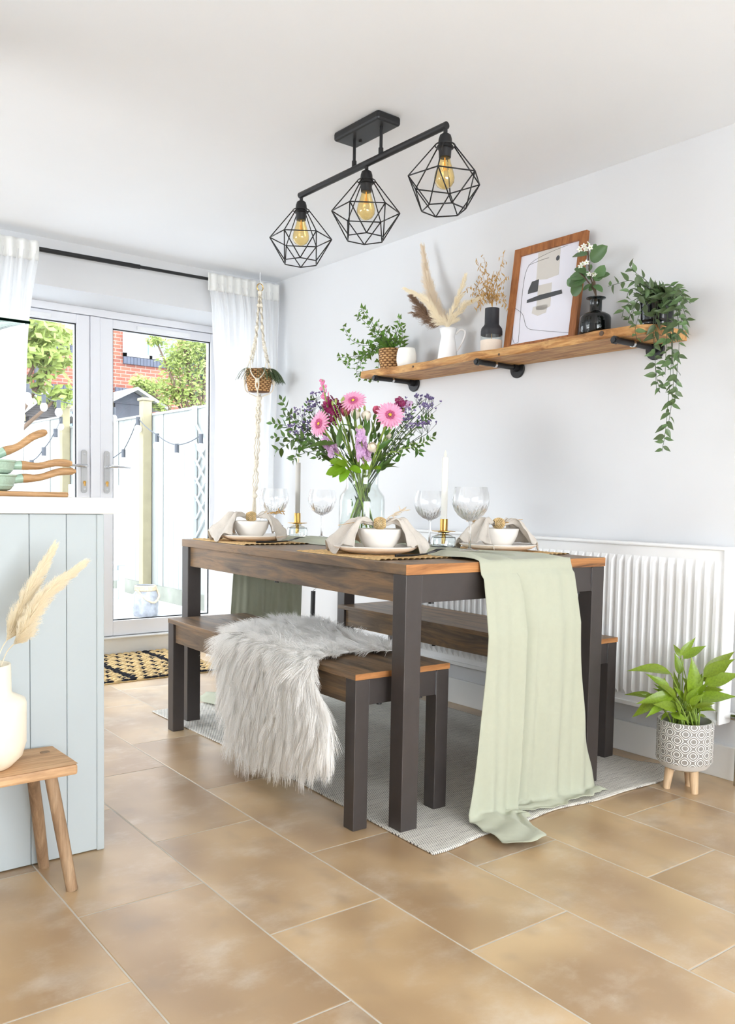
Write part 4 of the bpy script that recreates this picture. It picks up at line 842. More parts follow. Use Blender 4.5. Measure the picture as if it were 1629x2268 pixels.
pet = leaf_mesh('petal', 'petal_pink', 0.235, 0.12, 0.18, 5, 'round'); pet2 = leaf_mesh('petal', 'petal_deep', 0.16, -0.2, 0.0, 3)
def gerbera(px, py, dd, R_, facing):
    c = G(px, py, dd); pth = stem(c, 0.0042, 'stem_green', 0.01); nz = Vector(facing).normalized(); e1 = nz.orthogonal().normalized(); e2 = nz.cross(e1)
    hd = MB().ball(c-nz*0.004, 0.012, 12, (1, 1, 0.6), nz).build('flower_head', 'stem_green', bq)
    for ring, (k, rr, lift) in enumerate(((22, R_, 0.10), (22, R_*0.90, 0.28))):
        for i in range(k):
            a = 2*PI*(i+0.5*ring)/k; d = e1*math.cos(a)+e2*math.sin(a)+nz*lift
            put(pet, 'petal', hd, c+(e1*math.cos(a)+e2*math.sin(a))*0.007+nz*0.002*ring, d, nz, rr*(0.93+0.12*rng.random()))
    b = MB()
    for i in range(60):
        a = 2*PI*i*0.618; r_ = 0.0055+0.0125*math.sqrt(i/60); q = c+(e1*math.cos(a)+e2*math.sin(a))*r_+nz*0.007; b.ball(q, 0.0021, 5, (1, 1, 1.6), nz)
    b.build('disc_florets', 'petal_deep', hd, sharp=0); MB().ball(c+nz*0.007, 0.006, 10, (1, 1, 0.5), nz).build('yellow_eye', 'pollen_yellow', hd, sharp=0)
tocam = -fwd
gerbera(709, 939, -0.10, 0.046, tocam*0.75-rgt*0.75+upv*0.1)
gerbera(783, 889, -0.02, 0.047, tocam*0.75+upv*0.55-rgt*0.1)
gerbera(864, 920, -0.10, 0.048, tocam*0.95+upv*0.22+rgt*0.1)
def rose(px, py, dd, r, m, ax, nm='rose'):
    c = G(px, py, dd); stem(c-Vector(ax)*r*0.8, 0.0026); ax = Vector(ax).normalized(); e1 = ax.orthogonal().normalized(); e2 = ax.cross(e1)
    h = MB().ball(c, r*0.8, 12, (0.9, 0.9, 1.1), ax).build(nm, m, bq, sharp=0)
    for k in range(9):
        a = k*2.4; rr = r*(0.70+0.035*k); b = MB()
        b.grid(lambda s_, t_: c+(e1*math.cos(a+(s_-.5)*2.1)+e2*math.sin(a+(s_-.5)*2.1))*rr*(0.55+0.45*math.sin(PI*min(1, t_*0.72)))*(1-0.06*math.cos((s_-.5)*6))+ax*(r*(-0.8+1.65*t_-0.3*t_*abs(s_-.5)*2-0.02*k)), 6, 5).build('petal', m, h, sharp=0)
rose(788, 918, -0.05, 0.018, 'petal_cream', upv+tocam*0.6); rose(812, 920, -0.06, 0.019, 'petal_cream', upv+tocam*0.6); rose(825, 991, -0.15, 0.019, 'petal_cream', tocam+rgt*0.3+upv*0.3)
rose(835, 907, -0.03, 0.016, 'petal_rose', upv*1.0+tocam*0.1, 'rosebud'); rose(766, 910, 0.0, 0.021, 'petal_rose', upv+tocam*0.5); rose(861, 965, 0.02, 0.012, 'petal_cream', upv+tocam)
def bud(px, py, dd=0.0, l=0.020, m='bud_green'):
    c = G(px, py, dd); stem(c-upv*l*0.5, 0.0016); MB().ball(c, l*0.5, 8, (0.5, 0.5, 1.0), upv).build('flower_bud', m, bq, sharp=0)
for q in ((744, 889), (758, 888), (761, 884), (797, 908), (808, 904), (737, 893)): bud(q[0], q[1], -0.02)
fl = MB()
for k in range(5):
    a = 2*PI*k/5; fl.grid(lambda s_, t_: (t_*(math.cos(a+(s_-.5)*1.1)), t_*math.sin(a+(s_-.5)*1.1), 0.35*t_*t_+0.12*math.cos(7*s_)*t_), 3, 3)
def florets(nm, m, centre, ext, n, r, main=(0, 0, 1)):
    me = fl.mesh(nm, m, True, 0)
    for i in range(n):
        q = Vector(rng.normal(size=3)); q.normalize(); q *= (0.55+0.45*rng.random()); p_ = Vector(centre)+Vector((q.x*ext[0], q.y*ext[1], q.z*ext[2])); nv = (q+tocam*0.8).normalized()
        x = nv.orthogonal(); put(me, nm, bq, p_, x, nv, r*(0.8+0.4*rng.random()), rng.random()*6)
fl_b = fl
def spike(a, b, n, w_, m, r, nm='floret'):
    A, B_ = Vector(a), Vector(b); stem(A, 0.003); me = fl.mesh(nm, m, True, 0); MB().tube([A, A.lerp(B_, .5), B_], [0.003, 0.0025, 0.0015], 6).build('spike_stem', 'stem_green', bq)
    for i in range(n):
        f = (i+0.5)/n; th = i*2.4; ax = (B_-A).normalized(); e1 = ax.orthogonal().normalized(); e2 = ax.cross(e1); o_ = e1*math.cos(th)+e2*math.sin(th); put(me, nm, bq, A.lerp(B_, f)+o_*w_*(1-0.55*f), ax, o_+ax*0.3, r*(1-0.35*f)*(0.85+0.3*rng.random()), rng.random()*6)
spike(G(806, 1018, -.13), G(798, 950, -.13), 46, 0.022, 'petal_lilac', 0.0145)
spike(G(742, 1004, -.08), G(716, 970, -.08), 34, 0.019, 'petal_lilac', 0.0135)
spike(G(738, 935, -.0), G(722, 888, 0.0), 34, 0.027, 'petal_magenta', 0.0135); spike(G(752, 910, .03), G(728, 880, 0.03), 18, 0.026, 'petal_magenta', 0.013)
spike(G(722, 884, 0.0), G(714, 840, 0.0), 12, 0.012, 'petal_deep', 0.010); spike(G(895, 905, .05), G(880, 882, .05), 12, 0.020, 'petal_magenta', 0.014); spike(G(890, 900, .05), G(912, 890, .05), 10, 0.014, 'petal_lilac', 0.010)
MB().ball(G(798, 948, -.13), 0.011, 8, (1, 1, 1.1), upv).build('flower_bud', 'bud_green', bq, sharp=0)
def limonium(px, py, dd, n=9, w_=0.03):
    c = G(px, py, dd); pth = stem(c-upv*0.03, 0.0013, 'stem_dark'); b = MB(); s = MB()
    for i in range(n):
        q = c+rgt*(rng.normal()*w_*0.55)+upv*(rng.random()*w_*0.6-0.004)+fwd*rng.normal()*w_*0.4; s.tube([pth[-1], q-upv*0.004], 0.0006, 4)
        for k in range(5): d = (upv+Vector(rng.normal(size=3))*0.6).normalized(); b.tube([q, q+d*0.005, q+d*0.009], [0.0008, 0.0019, 0.0007], 5)
    s.build('branchlets', 'stem_dark', bq, sharp=0); b.build('statice_florets', 'petal_purple', bq, sharp=0)
for px, py, dd in ((690, 898, .04), (672, 912, .02), (700, 872, .05), (662, 925, .05), (680, 938, 0), (660, 962, -.02), (672, 955, .03), (655, 945, .0), (698, 905, .06), (925, 880, .04), (940, 885, .06), (958, 888, .05), (905, 915, .0), (915, 930, .03), (900, 935, -.02), (912, 948, .0), (935, 945, .02), (948, 942, .04), (938, 900, .05), (950, 905, .02), (890, 920, .05), (665, 978, .02)): limonium(px, py, dd)
def spray(pts, dd, n, sz, m=None, alt=True, mesh=None, st='stem_dark'):
    P_ = [G(x, y, dd+0.02*i) for i, (x, y) in enumerate(pts)]; path = spline(P_, 22); MB().tube(path, [0.0016]*12+[0.0009]*11, 5).build('twig', st, bq)
    for i in range(n):
        f = (i+1)/n; k = min(21, int(f*21.9)); q = path[k]; t = (path[min(22, k+1)]-path[max(0, k-1)]).normalized(); sd = t.cross(fwd).normalized()*(1 if i % 2 else -1)
        d = t*0.65+sd*(0.85 if f < 0.97 else 0.1)+fwd*rng.normal()*0.35+Vector((0, 0, 0.1)); me = mesh or LB[i % 2]
        put(me, 'leaf', bq, q, d, -fwd+Vector(rng.normal(size=3))*0.5, sz*1.2*(0.75+0.5*rng.random()))
spray([(735, 1010), (690, 960), (645, 920), (622, 880)], 0.0, 18, 0.026); spray([(735, 1015), (680, 975), (640, 945), (598, 937)], -0.04, 20, 0.028); spray([(730, 1012), (690, 985), (645, 970), (602, 968)], -0.08, 16, 0.027)
spray([(700, 985), (660, 970), (635, 985), (612, 1000)], -0.08, 12, 0.030); spray([(700, 985), (665, 985), (655, 1010), (650, 1022)], -0.06, 10, 0.030); spray([(745, 1018), (720, 1000), (690, 1000), (668, 1006)], -0.06, 8, 0.02)
spray([(740, 1015), (715, 1012), (700, 1014)], -0.05, 6, 0.02); spray([(735, 1000), (700, 940), (680, 905), (690, 880)], 0.06, 16, 0.022); spray([(720, 990), (690, 950), (650, 925), (628, 922)], 0.05, 14, 0.024)
spray([(850, 1010), (895, 970), (935, 935), (958, 920)], 0.04, 20, 0.022, st='stem_green'); spray([(850, 1012), (905, 985), (940, 980), (962, 965)], 0.0, 18, 0.024, st='stem_green'); spray([(860, 1005), (890, 995), (920, 990), (930, 1005)], -0.03, 16, 0.022, st='stem_green')
spray([(865, 1000), (885, 1003), (893, 1012)], -0.04, 7, 0.019, st='stem_green'); spray([(845, 1010), (880, 965), (905, 930), (915, 895)], 0.05, 16, 0.02, st='stem_green'); spray([(848, 1020), (862, 1012), (870, 1018)], -.02, 3, 0.014)
for k in range(90):
    x_ = rng.uniform(715, 890); y_ = rng.uniform(915, 1034); c = G(x_, y_, rng.uniform(-0.08, 0.08)); d = (c-neck)+Vector(rng.normal(size=3))*0.05
    put(LLG if k % 3 else LB[1], 'leaf', bq, c-d.normalized()*0.03, d, tocam+Vector(rng.normal(size=3))*0.6, rng.uniform(0.05, 0.085) if k % 3 else 0.04)
put(LLG, 'leaf', bq, G(744, 983, -.1), G(677, 976, -.12)-G(744, 983, -.1), upv+tocam, 0.125); put(LLG, 'leaf', bq, G(842, 1040, -.05), G(883, 1033, -.05)-G(842, 1040, -.05)+upv*0.02, tocam*0.4+upv, 0.075)
put(LLG, 'leaf', bq, G(750, 990, -.1), upv*1.0+rgt*0.1-fwd*0.2, tocam, 0.09); put(LLG, 'leaf', bq, G(752, 942, -.08), rgt*1.0+upv*0.15, upv+tocam*0.5, 0.06)
for (x0_, y0_, x1_, y1_, s_) in ((768, 1040, 712, 1038, .075), (765, 1035, 728, 1048, .06), (772, 1040, 748, 1066, .055), (760, 1030, 742, 1018, .055), (775, 1035, 802, 1038, .05), (800, 1030, 812, 1032, .045), (825, 1040, 838, 1028, .045), (770, 1030, 755, 1020, .05)):
    put(LBR, 'leaf', bq, G(x0_, y0_, -.07), G(x1_, y1_, -.11)-G(x0_, y0_, -.07), tocam+upv*0.6, s_, rng.normal()*0.3)
for k in range(12):
    a = rng.uniform(0, 2*PI); r_ = rng.uniform(0.01, 0.05); q = VC+Vector((r_*math.cos(a), r_*math.sin(a), rng.uniform(0.08, 0.2))); put(LB[0], 'leaf', bq, q, Vector((rng.normal()*0.3, rng.normal()*0.3, 1)), tocam+Vector(rng.normal(size=3))*0.4, rng.uniform(0.03, 0.05))
# ================================================================== shelf
SX, SZ = 2.57, 1.552
sh = thing('wall_shelf', 'rustic wooden plank shelf on black pipe brackets on the right wall', 'shelf', (2.69, 2.48, 1.518))
def plank(s, t):
    # s round the section, t along; live edge on the front
    y = 3.345-1.585*t; e = max(0, t-0.94)/0.06; fr_ = 0.010*math.sin(9*y)+0.004*math.sin(31*y)+0.05*e**2.2
    sec = [(2.799, 1.518), (2.70, 1.518), (SX+0.004+fr_, 1.518), (SX+fr_, 1.524), (SX+0.003+fr_, 1.546), (SX+0.008+fr_, 1.552), (2.70, 1.552), (2.799, 1.552), (2.799, 1.518)]
    k = min(7, int(s*8)); f = s*8-k; a, b = sec[k], sec[k+1]; return (a[0]+(b[0]-a[0])*f, y, a[1]+(b[1]-a[1])*f)
pb = MB(); pb.grid(plank, 8, 120)
for t in (0, 1):
    vs = [plank(i/8, t) for i in range(8)]; pb.add(vs, [tuple(range(8)) if t == 0 else tuple(range(7, -1, -1))])
pb.build('plank', 'shelf_wood', sh, sharp=40)
for y, z in ((1.945, 1.542), (2.98, 1.54), (2.45, 1.53)):
    MB().tube([(SX+0.010*math.sin(9*y)+0.004*math.sin(31*y)-0.0008, y, z-0.004), (SX+0.012, y, z-0.004)], 0.009 if y < 2 else 0.005, 12).build('knot', 'stem_brown', sh)
for y in (1.884, 2.553, 3.222):
    z = 1.5065
    fl_ = MB().tube([(2.79, y, z-0.004), (2.80, y, z-0.004)], 0.038, 28).build('wall_flange', 'black_metal', sh, sharp=30, bevel=0.002)
    MB().tube([(2.79, y, z), (2.765, y, z)], 0.0165, 20).build('flange_collar', 'black_metal', fl_, sharp=30)
    MB().tube([(2.775, y, z), (2.56, y, z)], 0.0105, 18).build('pipe', 'black_metal', sh, sharp=30)
    MB().tube([(2.562, y, z), (2.548, y, z)], 0.0145, 8).tube([(2.548, y, z), (2.542, y, z)], 0.010, 8).build('end_cap', 'black_metal', sh, sharp=30)
    MB().tube([(2.652, y, z), (2.664, y, z)], 0.0122, 16).build('pipe_clip', 'chrome', sh, sharp=30)
def pot_lathe(root, name, prof, c, m, n=40, sharp=30): return MB().lathe(prof, n, c).build(name, m, root, sharp=sharp, org=None)
def basket(t, c, r0_, r1_, h):
    b = MB().lathe([(0.001, 0), (r0_*0.96, 0), (r0_, 0.004), (r0_+(r1_-r0_)*0.5+0.004, h*0.5), (r1_, h), (r1_-0.006, h), (r0_+(r1_-r0_)*0.5-0.004, h*0.5), (r0_-0.008, 0.006), (0.001, 0.006)], 40, (0, 0, 0))
    o = b.build('woven_basket', 'basket_weave', t, sharp=0, local=True); MB().lathe([(0.001, h*0.86), (r1_*0.93, h*0.86)], 24).build('soil', 'soil', t, local=True); return o
# ivy
ic = Vector((2.69, 3.268, SZ)); iv = thing('ivy_plant', 'trailing green ivy in a woven basket at the far shelf end', 'potted plant', ic)
basket(iv, ic, 0.052, 0.064, 0.108)
IL = [ivy_mesh('ivy_leaf', 'leaf_ivy')]
itop = ic+Vector((0, 0, 0.105))
def vine(root, pts, meshes, step, sz, sm='stem_dark', r=0.0014, up=None, nm='leaf', jit=0.5, pair=False):
    path = spline(pts, 40); ln = sum((b-a).length for a, b in zip(path, path[1:])); MB().tube(path, [r]*21+[r*0.7]*20, 5).build('vine', sm, root)
    n = max(2, int(ln/step))
    for i in range(n):
        f = (i+0.6)/n; k = min(39, int(f*40)); q = path[k]; t = (path[k+1]-path[k]).normalized()
        for sg in ((1, -1) if pair else ((1,) if i % 2 else (-1,))):
            sd = t.cross(tocam).normalized()*sg; d = t*0.5+sd*0.8+Vector(rng.normal(size=3))*jit*0.5; s_ = sz*(0.65+0.6*rng.random())*(1-0.35*f)
            put(meshes[int(rng.integers(len(meshes)))], nm, root, q, d, tocam+Vector((0, 0, 0.5))+Vector(rng.normal(size=3))*jit, s_)
def IX(px, py, x): return onX(px, py, x)
for pts in ([(845, 750), (825, 715), (808, 690), (800, 684)], [(840, 752), (820, 725), (800, 705), (793, 697)], [(848, 755), (830, 735), (818, 708)], [(838, 762), (805, 765), (778, 752), (760, 722)],
            [(838, 768), (815, 785), (780, 790), (747, 792)], [(835, 770), (805, 782), (775, 800), (768, 812)], [(830, 775), (800, 790), (790, 822), (800, 838)], [(842, 765), (840, 800), (838, 835), (848, 825)],
            [(838, 770), (800, 800), (812, 835), (828, 845)], [(868, 755), (880, 735), (886, 712), (883, 705)], [(870, 760), (888, 755), (892, 738), (890, 722)], [(860, 760), (878, 748), (876, 728)], [(850, 758), (842, 732), (836, 712)], [(858, 760), (858, 742), (852, 728)]):
    P_ = [itop]+[IX(x, y, 2.66-0.022*i) for i, (x, y) in enumerate(pts)]; vine(iv, P_, IL, 0.0155, 0.042)
for k in range(60):
    a = rng.uniform(0, 2*PI); d = Vector((math.cos(a), math.sin(a), rng.uniform(0.2, 1.0))); put(IL[0], 'leaf', iv, itop+Vector((math.cos(a), math.sin(a), 0))*rng.uniform(0.01, 0.055)+Vector((0, 0, rng.uniform(0, 0.045))), d, tocam+Vector((0, 0, .7)), rng.uniform(0.026, 0.04))
cn = thing('stone_candle', 'white rounded stone candle pot beside the ivy basket', 'candle', (2.655, 3.118, SZ))
MB().lathe([(0.001, 0), (0.034, 0), (0.041, 0.008), (0.047, 0.035), (0.046, 0.060), (0.040, 0.088), (0.037, 0.092), (0.034, 0.089), (0.001, 0.082)], 40).build('stone_pot', 'white_stone', cn, sharp=0, local=True)
MB().tube([(0, 0, 0.082), (0.001, 0, 0.091)], 0.001, 6).build('wick', 'tag_black', cn, local=True)
# jug with pampas
jc = Vector((2.685, 2.872, SZ)); jg = thing('enamel_jug', 'white enamel jug holding pampas grass on the shelf', 'jug', jc)
MB().lathe([(0.001, 0), (0.046, 0), (0.047, 0.003), (0.036, 0.085), (0.030, 0.112), (0.031, 0.122), (0.041, 0.150), (0.0395, 0.150), (0.0295, 0.122), (0.0285, 0.112), (0.034, 0.085), (0.044, 0.006), (0.001, 0.005)], 40, jc).build('jug_body', 'white_ceramic', jg, sharp=0)
hd_ = rgt*1.0; MB().tube(spline([jc+Vector((0, 0, .128))+hd_*0.034, jc+Vector((0, 0, .146))+hd_*0.056, jc+Vector((0, 0, .136))+hd_*0.077, jc+Vector((0, 0, .098))+hd_*0.068, jc+Vector((0, 0, .060))+hd_*0.046, jc+Vector((0, 0, 0.052))+hd_*0.039], 20), 0.0048, 10).build('handle', 'white_ceramic', jg)
def plume(root, pts, n, ln, wd, m, rad=0.0006, start=0.25, sm='plume_beige', name='plume'):
    path = spline(pts, 40); MB().tube(path[:36], 0.0013, 6).build('stalk', sm, root); pa = np.array([tuple(q) for q in path])
    f = start+(1-start)*rng.random(n); k = np.clip((f*40).astype(int), 0, 39); q = pa[k]+(pa[k+1]-pa[k])*(f*40-k)[:, None]; t = pa[k+1]-pa[k]; t /= np.linalg.norm(t, axis=1)[:, None]
    ncl = max(30, n//9); gi = rng.integers(0, ncl, n); fg_ = start+(1-start)*rng.random(ncl); f = np.clip(fg_[gi]+rng.normal(0, 0.006, n), start, 0.999); k = np.clip((f*40).astype(int), 0, 39); q = pa[k]+(pa[k+1]-pa[k])*(f*40-k)[:, None]; t = pa[k+1]-pa[k]; t /= np.linalg.norm(t, axis=1)[:, None]
    rd = rng.normal(size=(ncl, 3))[gi]+0.25*rng.normal(size=(n, 3)); lr = (0.55+0.7*rng.random(ncl))[gi]; rd -= t*(rd*t).sum(1)[:, None]; rd /= np.linalg.norm(rd, axis=1)[:, None]
    g = (f-start)/(1-start); env = np.minimum(1, g*6+0.3)*(1.0-0.75*g**1.6); L_ = ln*lr*(0.8+0.35*rng.random(n))*(0.55+0.45*env); P_ = np.zeros((n, 5, 3))
    for i in range(5):
        u_ = i/4; P_[:, i] = q+t*(L_*u_*0.8)[:, None]+rd*(wd*env*(u_**0.7)*lr*(0.85+0.3*rng.random(n)))[:, None]+np.array([0, 0, -1.0])*(0.10*L_*u_*u_)[:, None]
    o = strands(name, P_, rad, m, root, 0.3); o['kind'] = 'stuff'; return o
pg = thing('pampas_bunch', 'bunch of dried pampas plumes in the white enamel jug', 'dried grass', jc+Vector((0, 0, 0.006)))
jt = jc+Vector((0, 0, 0.15)); foot = jc+Vector((0, 0, 0.012))
plume(pg, [foot, jt, IX(970, 690, 2.69), IX(950, 630, 2.70), IX(937, 550, 2.72)], 3600, 0.065, 0.040, 'plume_beige')
plume(pg, [foot, jt, IX(970, 705, 2.66), IX(945, 665, 2.64), IX(899, 640, 2.62)], 2600, 0.042, 0.027, 'plume_cream')
plume(pg, [foot, jt, IX(962, 712, 2.68), IX(938, 690, 2.68), IX(912, 655, 2.68)], 1500, 0.055, 0.040, 'plume_brown', 0.0007, 0.4)
plume(pg, [foot, jt, IX(965, 718, 2.68), IX(940, 700, 2.68), IX(912, 692, 2.68)], 600, 0.05, 0.024, 'plume_brown', 0.0007, 0.4)
plume(pg, [foot, jt, IX(1004, 690, 2.71), IX(1020, 650, 2.72), IX(1030, 615, 2.73)], 1700, 0.042, 0.022, 'plume_cream')
plume(pg, [foot, jt, IX(1008, 705, 2.71), IX(1030, 675, 2.72), IX(1066, 658, 2.73)], 1700, 0.042, 0.022, 'plume_cream')
# three band vase with oats
vc = Vector((2.685, 2.604, SZ)); v3 = thing('banded_vase', 'matt black clear and cream banded bottle vase on the shelf', 'vase', vc)
MB().lathe([(0.001, 0), (0.044, 0), (0.0455, 0.003), (0.0455, 0.062), (0.0425, 0.062), (0.0425, 0.006), (0.001, 0.006)], 40, vc).build('cream_base', 'beige_ceramic', v3, sharp=30)
MB().lathe([(0.0455, 0.062), (0.0455, 0.084), (0.0430, 0.084), (0.0430, 0.062)], 40, vc, True).build('clear_band', 'vase_glass', v3, sharp=30)
MB().lathe([(0.0455, 0.084), (0.0455, 0.100), (0.043, 0.113), (0.034, 0.124), (0.0305, 0.130), (0.030, 0.196), (0.0275, 0.196), (0.0275, 0.130), (0.040, 0.110), (0.0425, 0.084)], 40, vc, True).build('black_neck', 'matt_black', v3, sharp=30)
oa = thing('oat_bunch', 'bunch of dried golden oats in the banded vase', 'dried grass', vc+Vector((0, 0, 0.008)))
vt = vc+Vector((0, 0, 0.196))
for i, pts in enumerate(([(1078, 640), (1070, 610), (1055, 572)], [(1083, 640), (1078, 600), (1072, 570)], [(1092, 640), (1108, 600), (1118, 555)], [(1095, 645), (1112, 625), (1128, 612)], [(1076, 650), (1055, 640), (1034, 636)], [(1074, 655), (1062, 655), (1048, 652)],
                         [(1090, 650), (1095, 630), (1100, 612)], [(1080, 648), (1072, 630), (1060, 612)], [(1096, 662), (1112, 665), (1124, 676)], [(1086, 650), (1088, 622), (1095, 600)], [(1074, 660), (1066, 668), (1066, 684)], [(1098, 655), (1110, 650), (1118, 655)])):
    path = spline([vc+Vector((0, 0, 0.012)), vt]+[IX(x, y, 2.68+0.006*(i % 5-2)) for x, y in pts], 30); MB().tube(path, 0.0008, 5).build('stalk', 'oat', oa); b = MB()
    for k in range(22):
        q = path[int(13+17*(k/22))]; br = q+Vector(rng.normal(size=3))*0.010; br.z -= 0.004; d = Vector((rng.normal()*0.4, rng.normal()*0.4, -0.6 if k % 3 else 0.8)).normalized(); b.tube([q, br], 0.0003, 3); b.tube([br, br+d*0.005, br+d*0.010, br+d*0.018], [0.0004, 0.0021, 0.0018, 0.0003], 5)
    b.build('oat_husks', 'oat', oa, sharp=0)
# framed print leaning on the wall
pf = thing('picture_frame', 'oak framed abstract line print leaning on the wall above the shelf', 'picture', (2.735, 2.36, SZ))
PWd, PHt = 0.372, 0.440; lean = math.atan2(0.058, 0.44)
FM = Matrix(((0, -math.sin(lean)*-1, -math.cos(lean), 2.722), (-1, 0, 0, 2.550), (0, math.cos(lean), -math.sin(lean)*-1*-1, SZ+0.0005), (0, 0, 0, 1)))
ex = Vector((0, -1, 0)); ey = Vector((math.sin(lean), 0, math.cos(lean))); ez = ex.cross(ey)
FM = Matrix((ex, ey, ez)).transposed().to_4x4(); FM.translation = Vector((2.722, 2.556, SZ+0.003))
def fbox(x0, y0, z0, x1, y1, z1): b = MB().box(x0, y0, z0, x1, y1, z1); b.v = [tuple(FM @ Vector(q)) for q in b.v]; return b
fw = 0.033
for q in ((0, 0, fw, PHt), (PWd-fw, 0, PWd, PHt), (fw, 0, PWd-fw, fw), (fw, PHt-fw, PWd-fw, PHt)): fbox(q[0], q[1], 0, q[2], q[3], 0.018).build('frame_bar', 'frame_wood', pf, smooth=False, bevel=0.0015)
fbox(fw, fw, 0.001, PWd-fw, PHt-fw, 0.008).build('print_sheet', 'art_paper', pf, smooth=False)
def art(poly, m, z=0.0082): b = MB().prism([(fw+x*(PWd-2*fw), fw+y*(PHt-2*fw)) for x, y in poly], z, z+0.0004, FM); b.build('printed_shape', m, pf, smooth=False)
art([(.32, .73), (.30, 1.0), (.68, 1.0), (.70, .69), (.50, .67), (.32, .69)], 'art_beige'); art([(.38, .35), (.37, .62), (.60, .62), (.62, .36), (.5, .33)], 'art_beige'); art([(.31, .32), (.32, .39), (.57, .39), (.56, .30), (.42, .28)], 'art_beige')
art([(.20, .55), (.20, .59), (.25, .68), (.37, .69), (.37, .555)], 'art_charcoal', .0088); art([(.20, .45), (.20, .485), (.42, .51), (.78, .515), (.80, .47), (.5, .455)], 'art_charcoal', .0088); art([(.655+.03*math.cos(a), .875+.028*math.sin(a)) for a in [2*PI*k/14 for k in range(14)]], 'art_charcoal', .0088)
def artline(pts): MB().tube([FM @ Vector((fw+p_.x*(PWd-2*fw), fw+p_.y*(PHt-2*fw), 0.0087)) for p_ in spline([Vector((x, y, 0)) for x, y in pts], 30)], 0.0006, 5).build('printed_line', 'tag_black', pf)
artline([(.80, .99), (.45, .955), (.20, .90), (.11, .78), (.10, .5), (.12, .2), (.13, .02)]); artline([(.0, .42), (.15, .33), (.26, .17), (.5, .11), (.98, .03)]); artline([(.15, .88), (.35, .90), (.50, .905)]); artline([(.13, .02), (.06, .02), (.01, .10), (.0, .22)])
# smoked bottle with artificial blossom
sc_ = Vector((2.69, 2.075, SZ)); sv = thing('bottle_vase', 'dark smoked glass bottle vase beside the picture frame', 'vase', sc_)
MB().lathe([(0.001, 0), (0.053, 0), (0.057, 0.004), (0.0575, 0.075), (0.054, 0.085), (0.040, 0.094), (0.025, 0.099), (0.0225, 0.104), (0.0225, 0.142), (0.026, 0.146), (0.036, 0.149), (0.036, 0.152), (0.024, 0.152), (0.0195, 0.146), (0.0195, 0.102), (0.038, 0.090), (0.052, 0.081), (0.0545, 0.073), (0.0545, 0.008), (0.001, 0.008)], 44, sc_).build('bottle', 'smoke_glass', sv, sharp=0)
st_ = thing('blossom_sprays', 'white blossom sprays with round green leaves in the smoked bottle', 'artificial flowers', sc_+Vector((0, 0, 0.01)))
LE = [leaf_mesh('round_leaf', 'leaf_eucalyptus', 0.62, 0.18, 0.12, 8, 'round'), leaf_mesh('round_leaf', 'leaf_eucalyptus', 0.5, 0.25, 0.15, 8, 'round')]
sm_ = sc_+Vector((0, 0, 0.152))
for a, b_ in (((1308, 610), (1302, 545)), ((1300, 620), (1280, 600)), ((1315, 620), (1310, 605)), ((1318, 615), (1330, 600))):
    MB().tube(spline([sc_+Vector((0, 0, 0.012)), sm_, IX(a[0], a[1], 2.68), IX(b_[0], b_[1], 2.68)], 16), 0.0026, 7).build('stem', 'stem_brown', st_)
for (x0_, y0_, x1_, y1_, w_) in ((1309, 578, 1340, 547, 1.0), (1302, 565, 1268, 562, .8), (1298, 615, 1262, 606, 1.2), (1300, 620, 1258, 625, 1.0), (1290, 625, 1265, 655, .8), (1280, 622, 1250, 627, .6), (1318, 622, 1338, 590, 1.1), (1305, 600, 1312, 585, .7), (1308, 620, 1302, 600, .8), (1316, 632, 1334, 640, .7), (1310, 632, 1290, 640, .8), (1312, 560, 1320, 538, .5), (1322, 615, 1348, 604, .5), (1305, 645, 1318, 625, .7), (1298, 605, 1275, 590, .9)):
    A_, B_ = IX(x0_, y0_, 2.68), IX(x1_, y1_, 2.66+0.03*rng.random()); put(LE[0 if w_ > .7 else 1], 'leaf', st_, A_, B_-A_, tocam+Vector(rng.normal(size=3))*0.35, (B_-A_).length*1.05)
pw = leaf_mesh('blossom_petal', 'petal_white', 0.55, 0.15, 0.05, 4, 'round')
for (x, y) in ((1294, 545), (1304, 540), (1299, 552), (1308, 548), (1285, 552), (1291, 585), (1300, 582), (1287, 590), (1306, 608), (1314, 606), (1318, 610)):
    c = IX(x, y, 2.66); h = MB().ball(c, 0.0028, 6).build('blossom', 'bud_green', st_)
    nz = (tocam+upv*0.5+Vector(rng.normal(size=3))*0.4).normalized(); e1 = nz.orthogonal().normalized(); e2 = nz.cross(e1)
    for k in range(5): a = 2*PI*k/5; put(pw, 'petal', h, c, e1*math.cos(a)+e2*math.sin(a)+nz*0.35, nz, 0.013)
# trailing plant at the near end
tc_ = Vector((2.700, 1.818, SZ)); tp = thing('trailing_plant', 'dark trailing plant in a glossy black pot spilling off the shelf', 'potted plant', tc_)
MB().lathe([(0.001, 0), (0.050, 0), (0.054, 0.006), (0.056, 0.018), (0.052, 0.024), (0.055, 0.030), (0.057, 0.085), (0.060, 0.090), (0.060, 0.104), (0.053, 0.104), (0.050, 0.03), (0.001, 0.03)], 40, tc_).build('pot', 'pot_gloss_black', tp, sharp=30); MB().lathe([(0.001, 0.094), (0.053, 0.094)], 20, tc_).build('soil', 'soil', tp)
LT = [leaf_mesh('trailing_leaf', 'leaf_dark', 0.46, 0.2, 0.14), leaf_mesh('trailing_leaf', 'leaf_dark', 0.52, 0.1, 0.10), leaf_mesh('trailing_leaf', 'leaf_dark', 0.40, 0.35, 0.18)]
tt_ = tc_+Vector((0, 0, 0.10))
